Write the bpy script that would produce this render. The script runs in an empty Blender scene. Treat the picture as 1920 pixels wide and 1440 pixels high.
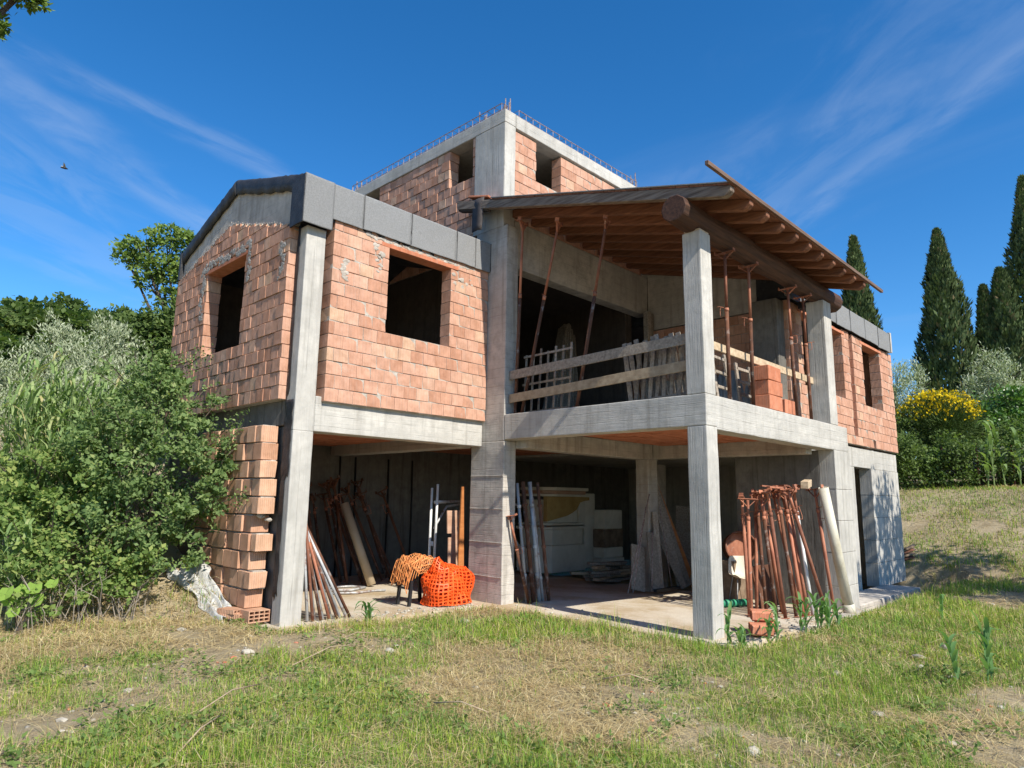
import bpy, bmesh, math, random
import numpy as np
from mathutils import Vector, Matrix, noise as mnoise
random.seed(7); rng = np.random.default_rng(7)
S = bpy.context.scene
COL = S.collection
PI = math.pi

# ---------------------------------------------------------------- camera
CAM = Vector((-4.578, -8.69, 1.7016)); F_PX = 1266.9 / 1920.0
PITCH, ROLL, YAW = 0.1699, -0.0154, 0.7977
cam = bpy.data.cameras.new('camera'); cam_o = bpy.data.objects.new('camera', cam); COL.objects.link(cam_o)
cam.sensor_width = 36.0; cam.lens = 36.0 * F_PX; cam.clip_end = 3000; cam.clip_start = 0.05
cam_o.matrix_world = (Matrix.Translation(CAM) @ Matrix.Rotation(-YAW, 4, 'Z')
                      @ Matrix.Rotation(PI / 2 + PITCH, 4, 'X') @ Matrix.Rotation(-ROLL, 4, 'Z'))
S.camera = cam_o
_ci = cam_o.matrix_world.inverted()
def to_px(p):
    q = _ci @ Vector(p)
    if q.z > -0.01: return None
    return (960 + 1266.9 * q.x / -q.z, 720 - 1266.9 * q.y / -q.z, -q.z)

# ---------------------------------------------------------------- sun and sky
SUN = Vector((-0.12, -1.0, 0.91)).normalized()
EL = math.asin(SUN.z); AZ = math.atan2(SUN.x, SUN.y)
W = bpy.data.worlds.new('World'); S.world = W; W.use_nodes = True
nt = W.node_tree; nt.nodes.clear()
def wn(t, **k):
    n = nt.nodes.new(t)
    for a, b in k.items(): setattr(n, a, b)
    return n
sky = wn('ShaderNodeTexSky', sky_type='NISHITA', sun_disc=False, sun_elevation=EL, sun_rotation=AZ,
         altitude=600, air_density=1.0, dust_density=0.15, ozone_density=5.0)
hs = wn('ShaderNodeHueSaturation'); hs.inputs['Saturation'].default_value = 1.27; hs.inputs['Value'].default_value = 1.0
nt.links.new(sky.outputs[0], hs.inputs['Color'])
tc = wn('ShaderNodeTexCoord')
sep = wn('ShaderNodeSeparateXYZ'); nt.links.new(tc.outputs['Generated'], sep.inputs[0])
mz = wn('ShaderNodeMath', operation='MAXIMUM'); nt.links.new(sep.outputs['Z'], mz.inputs[0]); mz.inputs[1].default_value = 0.06
dx = wn('ShaderNodeMath', operation='DIVIDE'); nt.links.new(sep.outputs['X'], dx.inputs[0]); nt.links.new(mz.outputs[0], dx.inputs[1])
dy = wn('ShaderNodeMath', operation='DIVIDE'); nt.links.new(sep.outputs['Y'], dy.inputs[0]); nt.links.new(mz.outputs[0], dy.inputs[1])
cmb = wn('ShaderNodeCombineXYZ'); nt.links.new(dx.outputs[0], cmb.inputs[0]); nt.links.new(dy.outputs[0], cmb.inputs[1])
CLOUD_ROT = math.radians(62)
def cloud(scale, rot, stretch, lo, hi, seed, dist=0.6):
    mp = wn('ShaderNodeMapping'); mp.inputs['Rotation'].default_value = (0, 0, rot)
    mp.inputs['Location'].default_value = (seed, seed * 0.7, seed * 1.3)
    nt.links.new(cmb.outputs[0], mp.inputs['Vector'])
    m2 = wn('ShaderNodeMapping'); m2.inputs['Scale'].default_value = (stretch, 1.0, 1.0)
    nt.links.new(mp.outputs[0], m2.inputs['Vector'])
    no = wn('ShaderNodeTexNoise'); no.inputs['Scale'].default_value = scale; no.inputs['Detail'].default_value = 7
    no.inputs['Roughness'].default_value = 0.58; no.inputs['Distortion'].default_value = dist
    nt.links.new(m2.outputs[0], no.inputs['Vector'])
    mr = wn('ShaderNodeMapRange', interpolation_type='SMOOTHSTEP')
    mr.inputs['From Min'].default_value = lo; mr.inputs['From Max'].default_value = hi
    nt.links.new(no.outputs[0], mr.inputs['Value'])
    return mr.outputs[0]
def band(p0, d, w, amt, seed, brk=(.36, .62)):
    """a drawn-out streak of cirrus lying along the direction d through p0 of the cloud layer"""
    l = math.hypot(*d); n = (-d[1] / l, d[0] / l, 0); t = (d[0] / l, d[1] / l, 0)
    wob = wn('ShaderNodeTexNoise'); wob.inputs['Scale'].default_value = 2.2; wob.inputs['Detail'].default_value = 5; nt.links.new(cmb.outputs[0], wob.inputs['Vector'])
    dn = wn('ShaderNodeVectorMath', operation='DOT_PRODUCT'); nt.links.new(cmb.outputs[0], dn.inputs[0]); dn.inputs[1].default_value = n
    ds = wn('ShaderNodeVectorMath', operation='DOT_PRODUCT'); nt.links.new(cmb.outputs[0], ds.inputs[0]); ds.inputs[1].default_value = t
    o = wn('ShaderNodeMath', operation='SUBTRACT'); nt.links.new(dn.outputs['Value'], o.inputs[0]); o.inputs[1].default_value = n[0] * p0[0] + n[1] * p0[1]
    o2 = wn('ShaderNodeMath', operation='MULTIPLY_ADD'); nt.links.new(wob.outputs[0], o2.inputs[0]); o2.inputs[1].default_value = w * 2.2; nt.links.new(o.outputs[0], o2.inputs[2])
    o3 = wn('ShaderNodeMath', operation='SUBTRACT'); nt.links.new(o2.outputs[0], o3.inputs[0]); o3.inputs[1].default_value = w * 1.1
    ab = wn('ShaderNodeMath', operation='ABSOLUTE'); nt.links.new(o3.outputs[0], ab.inputs[0])
    m1 = wn('ShaderNodeMapRange', interpolation_type='SMOOTHERSTEP'); m1.inputs['From Min'].default_value = w; m1.inputs['From Max'].default_value = 0; nt.links.new(ab.outputs[0], m1.inputs['Value'])
    cv = wn('ShaderNodeCombineXYZ'); s1 = wn('ShaderNodeMath', operation='MULTIPLY'); nt.links.new(ds.outputs['Value'], s1.inputs[0]); s1.inputs[1].default_value = .35; nt.links.new(s1.outputs[0], cv.inputs[0]); nt.links.new(o.outputs[0], cv.inputs[1]); cv.inputs[2].default_value = seed
    no = wn('ShaderNodeTexNoise'); no.inputs['Scale'].default_value = 5.0; no.inputs['Detail'].default_value = 7; no.inputs['Roughness'].default_value = .6; no.inputs['Distortion'].default_value = .5; nt.links.new(cv.outputs[0], no.inputs['Vector'])
    m2 = wn('ShaderNodeMapRange', interpolation_type='SMOOTHSTEP'); m2.inputs['From Min'].default_value = brk[0]; m2.inputs['From Max'].default_value = brk[1]; nt.links.new(no.outputs[0], m2.inputs['Value'])
    m = wn('ShaderNodeMath', operation='MULTIPLY'); nt.links.new(m1.outputs[0], m.inputs[0]); nt.links.new(m2.outputs[0], m.inputs[1])
    k = wn('ShaderNodeMath', operation='MULTIPLY'); nt.links.new(m.outputs[0], k.inputs[0]); k.inputs[1].default_value = amt; return k.outputs[0]
layers = [band((.40, 1.82), (1, .22), .11, .20, 1.0), band((.47, 2.17), (1, .76), .15, .24, 2.0, (.28, .62)), band((1.86, .25), (.62, .80), .10, .17, 3.0), band((1.60, .30), (.62, .80), .45, .13, 4.0), band((.7, 3.0), (1, .9), .7, .14, 5.0)]
c2 = cloud(1.1, CLOUD_ROT + 0.35, 0.25, 0.48, 0.85, 8.4, 0.8)
k2 = wn('ShaderNodeMath', operation='MULTIPLY'); nt.links.new(c2, k2.inputs[0]); k2.inputs[1].default_value = 0.09; tot = k2.outputs[0]
for l in layers:
    ad = wn('ShaderNodeMath', operation='ADD'); nt.links.new(tot, ad.inputs[0]); nt.links.new(l, ad.inputs[1]); tot = ad.outputs[0]
mix = wn('ShaderNodeMix', data_type='RGBA'); mix.inputs['B'].default_value = (2.9, 3.5, 4.6, 1)
nt.links.new(tot, mix.inputs['Factor']); nt.links.new(hs.outputs[0], mix.inputs['A'])
bg = wn('ShaderNodeBackground'); bg.inputs['Strength'].default_value = 0.13
nt.links.new(mix.outputs['Result'], bg.inputs['Color'])
out = wn('ShaderNodeOutputWorld'); nt.links.new(bg.outputs[0], out.inputs['Surface'])

sl = bpy.data.lights.new('sun', 'SUN'); sl.energy = 4.8; sl.angle = math.radians(0.53); sl.color = (1.0, 0.945, 0.85)
so = bpy.data.objects.new('sun', sl); COL.objects.link(so)
so.rotation_euler = SUN.to_track_quat('Z', 'Y').to_euler(); so.location = (-5, -20, 30)

S.view_settings.view_transform = 'Standard'; S.view_settings.look = 'None'
S.view_settings.exposure = 0.55; S.view_settings.gamma = 1.0; S.view_settings.use_curve_mapping = False
S.render.engine = 'CYCLES'
S.cycles.max_bounces = 8; S.cycles.diffuse_bounces = 4; S.cycles.transparent_max_bounces = 8

# ---------------------------------------------------------------- helpers
class MB:
    """collects shapes; build() links them as ONE mesh object"""
    def __init__(s): s.v = []; s.f = []
    def add(s, vs, fs):
        o = len(s.v); s.v += [tuple(v) for v in vs]; s.f += [tuple(i + o for i in f) for f in fs]; return s
    def box(s, x0, y0, z0, x1, y1, z1, M=None):
        vs = [Vector((x, y, z)) for z in (z0, z1) for y in (y0, y1) for x in (x0, x1)]
        if M is not None: vs = [M @ v for v in vs]
        return s.add(vs, [(0, 2, 3, 1), (4, 5, 7, 6), (0, 1, 5, 4), (2, 6, 7, 3), (0, 4, 6, 2), (1, 3, 7, 5)])
    def bar(s, a, b, w, h, up=(0, 0, 1)):
        """rectangular bar from a to b, w across, h along the up side"""
        a = Vector(a); b = Vector(b); t = (b - a).normalized(); up = Vector(up)
        n = t.cross(up)
        if n.length < 1e-4: n = t.cross(Vector((0, 1, 0)))
        n.normalize(); u = n.cross(t).normalized(); vs = []
        for p in (a, b):
            for i, j in ((-1, -1), (1, -1), (1, 1), (-1, 1)): vs.append(p + n * (i * w / 2) + u * (j * h / 2))
        return s.add(vs, [(3, 2, 1, 0), (4, 5, 6, 7), (0, 1, 5, 4), (1, 2, 6, 5), (2, 3, 7, 6), (3, 0, 4, 7)])
    def tube(s, pts, r, n=8, caps=True):
        pts = [Vector(p) for p in pts]; rs = r if isinstance(r, (list, tuple)) else [r] * len(pts)
        vs = []; fs = []; prev = None
        for i, p in enumerate(pts):
            t = (pts[min(i + 1, len(pts) - 1)] - pts[max(i - 1, 0)]).normalized()
            if prev is None:
                a = Vector((0, 0, 1)) if abs(t.z) < 0.9 else Vector((1, 0, 0))
                u = t.cross(a).normalized()
            else:
                u = (prev - t * prev.dot(t)).normalized()
            w = t.cross(u); prev = u
            for k in range(n):
                q = 2 * PI * k / n; vs.append(p + (u * math.cos(q) + w * math.sin(q)) * rs[i])
        for i in range(len(pts) - 1):
            for k in range(n):
                k2 = (k + 1) % n; fs.append((i * n + k, i * n + k2, (i + 1) * n + k2, (i + 1) * n + k))
        if caps: fs.append(tuple(range(n - 1, -1, -1))); fs.append(tuple(range((len(pts) - 1) * n, len(pts) * n)))
        return s.add(vs, fs)
    def pipe(s, a, b, r, wall, n=16):
        """hollow pipe with visible open ends"""
        a = Vector(a); b = Vector(b); t = (b - a).normalized()
        u = t.cross(Vector((0, 0, 1)) if abs(t.z) < .9 else Vector((1, 0, 0))).normalized(); w = t.cross(u); vs = []; fs = []
        for p, rr in ((a, r), (b, r), (b, r - wall), (a, r - wall)):
            for k in range(n):
                q = 2 * PI * k / n; vs.append(p + (u * math.cos(q) + w * math.sin(q)) * rr)
        for i in range(4):
            for k in range(n):
                k2 = (k + 1) % n; j = (i + 1) % 4; fs.append((i * n + k, i * n + k2, j * n + k2, j * n + k))
        return s.add(vs, fs)
    def prism(s, poly, axis, a, b):
        """polygon in the plane across axis, extruded from a to b ('x': poly is (y,z); 'y': (x,z); 'z': (x,y))"""
        def mk(p, c):
            return {'x': (c, p[0], p[1]), 'y': (p[0], c, p[1]), 'z': (p[0], p[1], c)}[axis]
        n = len(poly); vs = [mk(p, a) for p in poly] + [mk(p, b) for p in poly]
        fs = [tuple(range(n - 1, -1, -1)), tuple(range(n, 2 * n))]
        fs += [(i, (i + 1) % n, n + (i + 1) % n, n + i) for i in range(n)]
        return s.add(vs, fs)
    def mesh(s, name, m, smooth=False, off=None):
        me = bpy.data.meshes.new(name)
        vs = s.v if off is None else [(v[0] - off[0], v[1] - off[1], v[2] - off[2]) for v in s.v]
        me.from_pydata(vs, [], s.f)
        bm = bmesh.new(); bm.from_mesh(me); bmesh.ops.recalc_face_normals(bm, faces=bm.faces); bm.to_mesh(me); bm.free()
        if m is not None: me.materials.append(m)
        if smooth: me.polygons.foreach_set('use_smooth', [True] * len(me.polygons))
        return me

def set_props(o, label=None, cat=None, group=None, kind=None):
    if label: o['label'] = label
    if cat: o['category'] = cat
    if group: o['group'] = group
    if kind: o['kind'] = kind
    return o
def thing(name, label, cat, loc=(0, 0, 0), group=None):
    o = bpy.data.objects.new(name, None); o.empty_display_size = .2; COL.objects.link(o); o.location = loc
    return set_props(o, label, cat, group)
def part(name, mb, m, parent=None, label=None, kind=None, smooth=False, bevel=0, off='parent', seg=1):
    """one mesh object; vertices are given in world space, stored relative to the thing they belong to"""
    o_ = None
    if parent is not None and off == 'parent':
        p = parent; o_ = Vector((0, 0, 0))
        while p is not None: o_ = o_ + Vector(p.location); p = p.parent
    me = mb.mesh(name, m, smooth, o_) if isinstance(mb, MB) else mb
    o = bpy.data.objects.new(name, me); COL.objects.link(o)
    if parent is not None: o.parent = parent
    if bevel:
        bv = o.modifiers.new('bevel', 'BEVEL'); bv.width = bevel; bv.segments = seg; bv.limit_method = 'ANGLE'; bv.angle_limit = .6
    return set_props(o, label, None, None, kind)
def single(name, mb, m, label, cat, group=None, smooth=False, bevel=0, loc=None):
    """a thing that is one mesh, origin at loc"""
    me = mb.mesh(name, m, smooth, loc)
    o = bpy.data.objects.new(name, me); COL.objects.link(o)
    if loc is not None: o.location = loc
    if bevel:
        bv = o.modifiers.new('bevel', 'BEVEL'); bv.width = bevel; bv.segments = 1; bv.limit_method = 'ANGLE'
    return set_props(o, label, cat, group)
def copy_tree(o, parent=None):
    c = o.copy(); COL.objects.link(c)
    if parent is not None: c.parent = parent
    for ch in list(o.children): copy_tree(ch, c)
    return c
def orient(o, a, b, spin=0.0, scale_len=None):
    """put a thing built along +Z so that it runs from a towards b"""
    a = Vector(a); b = Vector(b); q = (b - a).to_track_quat('Z', 'Y')
    o.location = a; o.rotation_mode = 'XYZ'; o.rotation_euler = (q.to_matrix() @ Matrix.Rotation(spin, 3, 'Z')).to_euler()
    if scale_len: o.scale = (1, 1, (b - a).length / scale_len)

def vnoise(x, y, scale, seed):
    """smooth value noise in 0..1 on numpy arrays"""
    g = np.random.default_rng(seed).random((256, 256)); x = np.asarray(x) * scale + 1000.; y = np.asarray(y) * scale + 1000.
    xi = np.floor(x).astype(int); yi = np.floor(y).astype(int); fx = x - xi; fy = y - yi
    fx = fx * fx * (3 - 2 * fx); fy = fy * fy * (3 - 2 * fy)
    a = g[xi % 256, yi % 256]; b = g[(xi + 1) % 256, yi % 256]; c = g[xi % 256, (yi + 1) % 256]; d = g[(xi + 1) % 256, (yi + 1) % 256]
    return (a * (1 - fx) + b * fx) * (1 - fy) + (c * (1 - fx) + d * fx) * fy
def fbm(x, y, scale, seed, oct=4):
    t = 0; a = .5
    for i in range(oct): t = t + a * vnoise(x, y, scale * 2 ** i, seed + i); a *= .5
    return t / (1 - .5 ** oct)
def sstep(a, b, x):
    t = np.clip((np.asarray(x) - a) / (b - a), 0, 1); return t * t * (3 - 2 * t)

# ---------------------------------------------------------------- materials
class NT:
    def __init__(s, name):
        s.m = bpy.data.materials.new(name); s.m.use_nodes = True; s.t = s.m.node_tree; s.t.nodes.clear()
        s.out = s.n('ShaderNodeOutputMaterial')
    def n(s, t, ins=None, **k):
        n = s.t.nodes.new(t)
        for a, b in k.items(): setattr(n, a, b)
        for a, b in (ins or {}).items(): s.set(n, a, b)
        return n
    def set(s, n, key, val):
        i = n.inputs[key]
        if hasattr(val, 'is_output') or isinstance(val, bpy.types.NodeSocket): s.t.links.new(val, i)
        else: i.default_value = val
    def coord(s, scale=(1, 1, 1), rand=None, kind='Object'):
        c = s.n('ShaderNodeTexCoord').outputs[kind]
        if rand is not None:
            add = s.n('ShaderNodeVectorMath', {1: rand}, operation='ADD'); s.set(add, 0, c); c = add.outputs[0]
        m = s.n('ShaderNodeMapping', {'Vector': c, 'Scale': scale}); return m.outputs[0]
    def noise(s, vec, scale, detail=4, rough=.55, dist=0):
        return s.n('ShaderNodeTexNoise', {'Vector': vec, 'Scale': scale, 'Detail': detail, 'Roughness': rough, 'Distortion': dist}).outputs[0]
    def ramp(s, fac, stops):
        r = s.n('ShaderNodeValToRGB', {'Fac': fac}); e = r.color_ramp.elements
        while len(e) < len(stops): e.new(0.5)
        for el, (p, c) in zip(e, stops): el.position = p; el.color = (c[0], c[1], c[2], 1) if not isinstance(c, (int, float)) else (c, c, c, 1)
        return r.outputs[0]
    def mix(s, f, a, b, mode='MIX'):
        m = s.n('ShaderNodeMix', data_type='RGBA', blend_type=mode)
        for k, v in (('Factor', f), ('A', a), ('B', b)):
            if isinstance(v, tuple) and len(v) == 3: v = v + (1,)
            s.set(m, k, v)
        return m.outputs['Result']
    def math(s, op, a, b=0.5, c=0.0):
        m = s.n('ShaderNodeMath', {0: a, 1: b, 2: c}, operation=op); return m.outputs[0]
    def rnd(s):
        """0..1, different for each object and for each loose piece of a joined mesh"""
        a = s.n('ShaderNodeObjectInfo').outputs['Random']; b = s.n('ShaderNodeNewGeometry').outputs['Random Per Island']
        return s.math('FRACT', s.math('ADD', a, b))
    def bump(s, h, strength=.3, dist=.01, prev=None):
        b = s.n('ShaderNodeBump', {'Height': h, 'Strength': strength, 'Distance': dist})
        if prev is not None: s.set(b, 'Normal', prev)
        return b.outputs[0]
    def bsdf(s, col, rough=.85, normal=None, metal=0.0, spec=.3, sub=None):
        b = s.n('ShaderNodeBsdfPrincipled', {'Roughness': rough, 'Metallic': metal, 'Specular IOR Level': spec})
        s.set(b, 'Base Color', col + (1,) if isinstance(col, tuple) and len(col) == 3 else col)
        if normal is not None: s.set(b, 'Normal', normal)
        s.set(s.out, 'Surface', b.outputs[0]); return s.m

def concrete(name, base, grain, tint=(1, 1, 1), stain=.5, lines=0.16, patches=.5, vert=None):
    """board-marked concrete; grain = mapping scale that draws the board marks out along one axis"""
    t = NT(name); c = t.coord(); g = t.coord(grain)
    big = t.noise(c, .9, 5, .6); mid = t.noise(c, 6, 6, .65); fine = t.noise(c, 60, 4, .7); gr = t.noise(g, 9, 5, .6)
    streak = t.noise(t.coord((5, 5, .35)), 1.6, 5, .6)
    b = tuple(base[i] * tint[i] for i in range(3))
    col = t.mix(t.ramp(big, [(.32, 0), (.7, 1)]), tuple(x * .80 for x in b), tuple(min(x * 1.14, .8) for x in b))
    col = t.mix(t.math('MULTIPLY', t.ramp(mid, [(.42, 0), (.66, 1)]), patches), col, tuple(x * .66 for x in b))
    col = t.mix(t.math('MULTIPLY', t.ramp(streak, [(.52, 0), (.72, 1)]), stain), col, (b[0] * .42, b[1] * .40, b[2] * .37))
    col = t.mix(t.math('MULTIPLY', t.ramp(gr, [(.35, 1), (.55, 0)]), .26), col, tuple(x * .62 for x in b))
    vert = (grain[2] < 1) if vert is None else vert
    sx = t.n('ShaderNodeSeparateXYZ', {0: c}); sc = t.math('ADD', sx.outputs[0], sx.outputs[1]) if vert else sx.outputs[2]
    ph = t.math('ADD', t.math('MULTIPLY', sc, 1 / lines), t.math('MULTIPLY', t.noise(c, 1.3, 2), .25))
    fr = t.math('ABSOLUTE', t.math('SUBTRACT', t.math('FRACT', ph), .5)); line = t.ramp(fr, [(.455, 0), (.492, 1)])
    line = t.math('MULTIPLY', line, t.ramp(t.noise(c, 2.4, 3), [(.40, 0), (.62, 1)]))
    bid = t.n('ShaderNodeTexWhiteNoise', {'W': t.math('FLOOR', t.math('ADD', ph, .5))}, noise_dimensions='1D').outputs[0]
    col = t.mix(t.math('MULTIPLY', bid, .13), col, tuple(x * .62 for x in b)); col = t.mix(t.math('MULTIPLY', line, .5), col, tuple(x * .42 for x in b))
    pit = t.n('ShaderNodeTexVoronoi', {'Vector': c, 'Scale': 26.0}).outputs['Distance']
    pits = t.ramp(pit, [(.03, 1), (.10, 0)])
    sp = t.math('MULTIPLY', pits, t.ramp(t.noise(c, 4, 2), [(.48, 0), (.62, 1)]))
    col = t.mix(t.math('MULTIPLY', sp, .55), col, tuple(x * .35 for x in b))
    h = t.math('ADD', t.math('MULTIPLY', gr, 1.0), t.math('MULTIPLY', fine, .35))
    h = t.math('SUBTRACT', h, t.math('MULTIPLY', sp, .8)); h = t.math('SUBTRACT', h, t.math('MULTIPLY', line, .7))
    nb = t.bump(h, .55, .012); nb = t.bump(mid, .25, .02, nb)
    return t.bsdf(col, .93, nb, spec=.15)
GREY = (.505, .48, .43)
M_CON_V = concrete('concrete_vertical_boards', GREY, (6, 6, .25))
M_CON_H = concrete('concrete_horizontal_boards', GREY, (.25, .25, 9))
M_CON_W = concrete('weathered_concrete', (.52, .475, .415), (.25, .25, 9), stain=.6, patches=.8)
M_CON_D = concrete('shade_and_stain_dark_concrete', (.175, .163, .143), (3, 3, .5), stain=.8, patches=.8, lines=.5)  # dark base carries interior shade in the colour, along with stains and bitumen
M_DARKC = concrete('painted_shade_masonry', (.085, .068, .055), (3, 3, .5), stain=.6, patches=.8)  # shade of the upper rooms put into the colour as a near-black base

def brickmat(name, stops, ridge=.6):
    t = NT(name); r = t.rnd(); off = t.n('ShaderNodeCombineXYZ', {0: t.math('MULTIPLY', r, 37.), 1: t.math('MULTIPLY', r, 91.), 2: t.math('MULTIPLY', r, 17.)}).outputs[0]
    c = t.coord(rand=off); base = t.ramp(r, stops)
    n1 = t.noise(c, 7, 5, .6); n2 = t.noise(t.coord((14, 14, 1.2), off), 2.2, 4, .6); fine = t.noise(c, 90, 3, .7)
    col = t.mix(t.ramp(n1, [(.35, 0), (.7, 1)]), t.mix(1.0, base, (.80, .78, .76), 'MULTIPLY'), t.mix(1.0, base, (1.10, 1.12, 1.15), 'MULTIPLY'))
    col = t.mix(t.math('MULTIPLY', t.ramp(n2, [(.5, 0), (.74, 1)]), .35), col, (.40, .29, .235))
    col = t.mix(t.math('MULTIPLY', t.ramp(t.noise(c, 3.1, 6, .7), [(.64, 0), (.76, 1)]), .32), col, (.60, .50, .42))
    xyz = t.n('ShaderNodeSeparateXYZ', {0: t.n('ShaderNodeTexCoord').outputs['Object']})
    s = t.math('MULTIPLY', t.math('ADD', xyz.outputs[0], xyz.outputs[1]), 210.)
    rid = t.math('SINE', s)
    h = t.math('ADD', t.math('MULTIPLY', rid, ridge), t.math('MULTIPLY', n1, 1.2)); h = t.math('ADD', h, t.math('MULTIPLY', fine, .7))
    if ridge > 1: col = t.mix(t.math('MULTIPLY', t.ramp(rid, [(.1, 1), (.6, 0)]), .20), col, t.mix(1.0, col, (.55, .48, .42), 'MULTIPLY'))
    else: col = t.mix(t.math('MULTIPLY', t.ramp(t.math('SINE', t.math('MULTIPLY', s, .52)), [(.62, 0), (.95, 1)]), .20), col, t.mix(1.0, col, (.66, .58, .52), 'MULTIPLY'))
    return t.bsdf(col, .92, t.bump(h, .5, .004 if ridge < 1 else .003), spec=.12)
M_BRICK = brickmat('fired_clay_brick', [(0, (.46, .235, .150)), (.25, (.52, .280, .185)), (.5, (.56, .318, .218)), (.75, (.54, .295, .200)), (.92, (.58, .350, .245)), (1, (.59, .38, .25))])
M_BRICK2 = brickmat('ridged_hollow_brick', [(0, (.52, .285, .175)), (.5, (.60, .345, .22)), (1, (.64, .39, .25))], 1.6)
M_TERRA = brickmat('terracotta', [(0, (.50, .185, .10)), (1, (.58, .23, .13))], .25)

def simple(name, c0, c1, scale=8, rough=.8, bump=.3, dist=.01, stretch=(1, 1, 1), rand=.25, metal=0.0, spec=.3, spots=None, bscale=40):
    t = NT(name); r = t.rnd(); off = t.n('ShaderNodeCombineXYZ', {0: t.math('MULTIPLY', r, 53.), 1: t.math('MULTIPLY', r, 29.), 2: t.math('MULTIPLY', r, 71.)}).outputs[0]
    c = t.coord(stretch, off); n1 = t.noise(c, scale, 5, .62)
    col = t.mix(t.ramp(n1, [(.34, 0), (.68, 1)]), c0, c1)
    v = t.math('MULTIPLY_ADD', r, rand * 2, 1 - rand)
    vv = t.n('ShaderNodeCombineXYZ', {0: v, 1: v, 2: v}).outputs[0]; col = t.mix(1.0, col, vv, 'MULTIPLY')
    if spots:
        sc, lo, hi, am = spots[1:]; n3 = t.noise(t.coord((1, 1, 1), off), sc, 5, .7)
        col = t.mix(t.math('MULTIPLY', t.ramp(n3, [(lo, 0), (hi, 1)]), am), col, spots[0])
    f = t.noise(c, bscale, 4, .65)
    return t.bsdf(col, rough, t.bump(f, bump, dist), metal, spec)
M_CEMENT = simple('cement_smear', (.27, .245, .215), (.42, .385, .34), 18, .95, .9, .02, rand=.1)
M_MORTAR = simple('mortar', (.33, .285, .235), (.50, .45, .385), 14, .95, .6, .02, rand=.1)
M_FELT = simple('mineral_felt', (.185, .185, .182), (.255, .255, .25), 46, .95, .8, .006, rand=.07, spots=((.055, .055, .056), 1.7, .64, .73, .75), bscale=130, spec=.05)
M_BITUM = simple('bitumen', (.016, .016, .018), (.045, .045, .048), 4, .55, .5, .02, rand=.1, spots=((.10, .10, .10), 3, .55, .7, .5), bscale=25)
M_FELTB = simple('brown_felt', (.045, .038, .036), (.085, .072, .068), 5, .8, .4, .01, rand=.1, bscale=60)
M_RAFT = simple('stained_rafter_wood', (.125, .052, .028), (.25, .108, .056), 4, .75, .35, .01, (7, .5, 7), .2, bscale=14)
M_DECK = simple('stained_deck_board', (.15, .062, .034), (.28, .120, .066), 4, .8, .35, .01, (.5, 7, 7), .25, bscale=14)
M_LOG = simple('dark_log_wood', (.035, .018, .012), (.10, .047, .028), 4, .75, .4, .01, (.4, 7, 7), .1, bscale=14)
M_VERGE = simple('weathered_rafter_wood', (.09, .062, .045), (.25, .20, .155), 4, .85, .4, .01, (7, .5, 7), .1, bscale=16)
M_EAVE = simple('weathered_brown_board', (.10, .058, .040), (.19, .125, .09), 4, .85, .4, .01, (.5, 7, 7), .1, bscale=16)
M_PLANK = simple('pale_sawn_plank', (.33, .24, .15), (.50, .39, .26), 4, .85, .3, .006, (3, 3, 3), .22, spots=((.20, .12, .075), 2.2, .60, .72, .5), bscale=20)
M_OLDW = simple('grey_weathered_wood', (.19, .155, .12), (.36, .31, .25), 5, .9, .4, .008, (5, 5, 5), .25, bscale=24)
M_PLY = simple('formwork_panel', (.42, .24, .15), (.55, .35, .24), 2, .8, .2, .006, (1, 1, 6), .1, bscale=12)
M_PLYO = simple('orange_formwork_panel', (.34, .12, .035), (.46, .18, .055), 2, .7, .2, .006, (1, 1, 6), .1, bscale=12)
M_RUST = simple('rust_red_steel', (.25, .090, .052), (.42, .180, .105), 9, .72, .4, .004, (1, 1, .4), .42, .15, .3, spots=((.40, .33, .27), 11, .60, .70, .75), bscale=60)
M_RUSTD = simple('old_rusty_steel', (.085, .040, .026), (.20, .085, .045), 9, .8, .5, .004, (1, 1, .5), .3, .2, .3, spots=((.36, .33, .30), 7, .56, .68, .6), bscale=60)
M_GALV = simple('galvanised_tube', (.30, .30, .30), (.50, .50, .49), 7, .6, .25, .003, (1, 1, .3), .2, .3, .4, spots=((.17, .075, .04), 5, .54, .66, .85), bscale=50)
M_BAR = simple('rebar_steel', (.17, .10, .08), (.42, .36, .34), 20, .75, .3, .002, rand=.2, metal=.2)
M_WHITE = simple('white_scaffold_paint', (.60, .60, .58), (.74, .73, .70), 9, .6, .15, .003, rand=.05, spots=((.20, .12, .08), 14, .62, .7, .5))
M_PVCB = simple('beige_pvc', (.42, .33, .21), (.50, .40, .27), 3, .5, .08, .003, rand=.03)
M_PVCC = simple('cream_pvc', (.50, .46, .35), (.62, .58, .47), 2.5, .55, .1, .003, rand=.03, spots=((.36, .31, .20), 2.2, .52, .7, .6))
M_GREEN = simple('green_pvc', (.03, .24, .12), (.05, .32, .17), 5, .5, .1, .003, rand=.05)
M_CASTST = simple('cast_stone', (.56, .52, .42), (.68, .64, .54), 4, .9, .2, .006, rand=.08, spots=((.42, .36, .26), 2, .55, .72, .5))
M_YELLOW = simple('yellowed_timber_mould', (.34, .22, .07), (.46, .32, .12), 4, .8, .2, .006, rand=.1)
M_DARKM = simple('stained_block', (.14, .095, .06), (.26, .19, .13), 7, .9, .4, .008, rand=.1)
M_NET = simple('orange_plastic_net', (.80, .088, .012), (.88, .13, .022), 6, .45, .1, .003, rand=.06)
M_NETY = simple('faded_orange_net', (.68, .22, .06), (.78, .34, .12), 9, .55, .1, .003, rand=.1)
M_BLACK = simple('black_plastic', (.012, .012, .013), (.028, .028, .03), 6, .5, .1, .003, rand=.1)
M_CHAIR = simple('cream_plastic', (.60, .52, .40), (.68, .60, .48), 6, .5, .06, .002, rand=.03)
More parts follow.
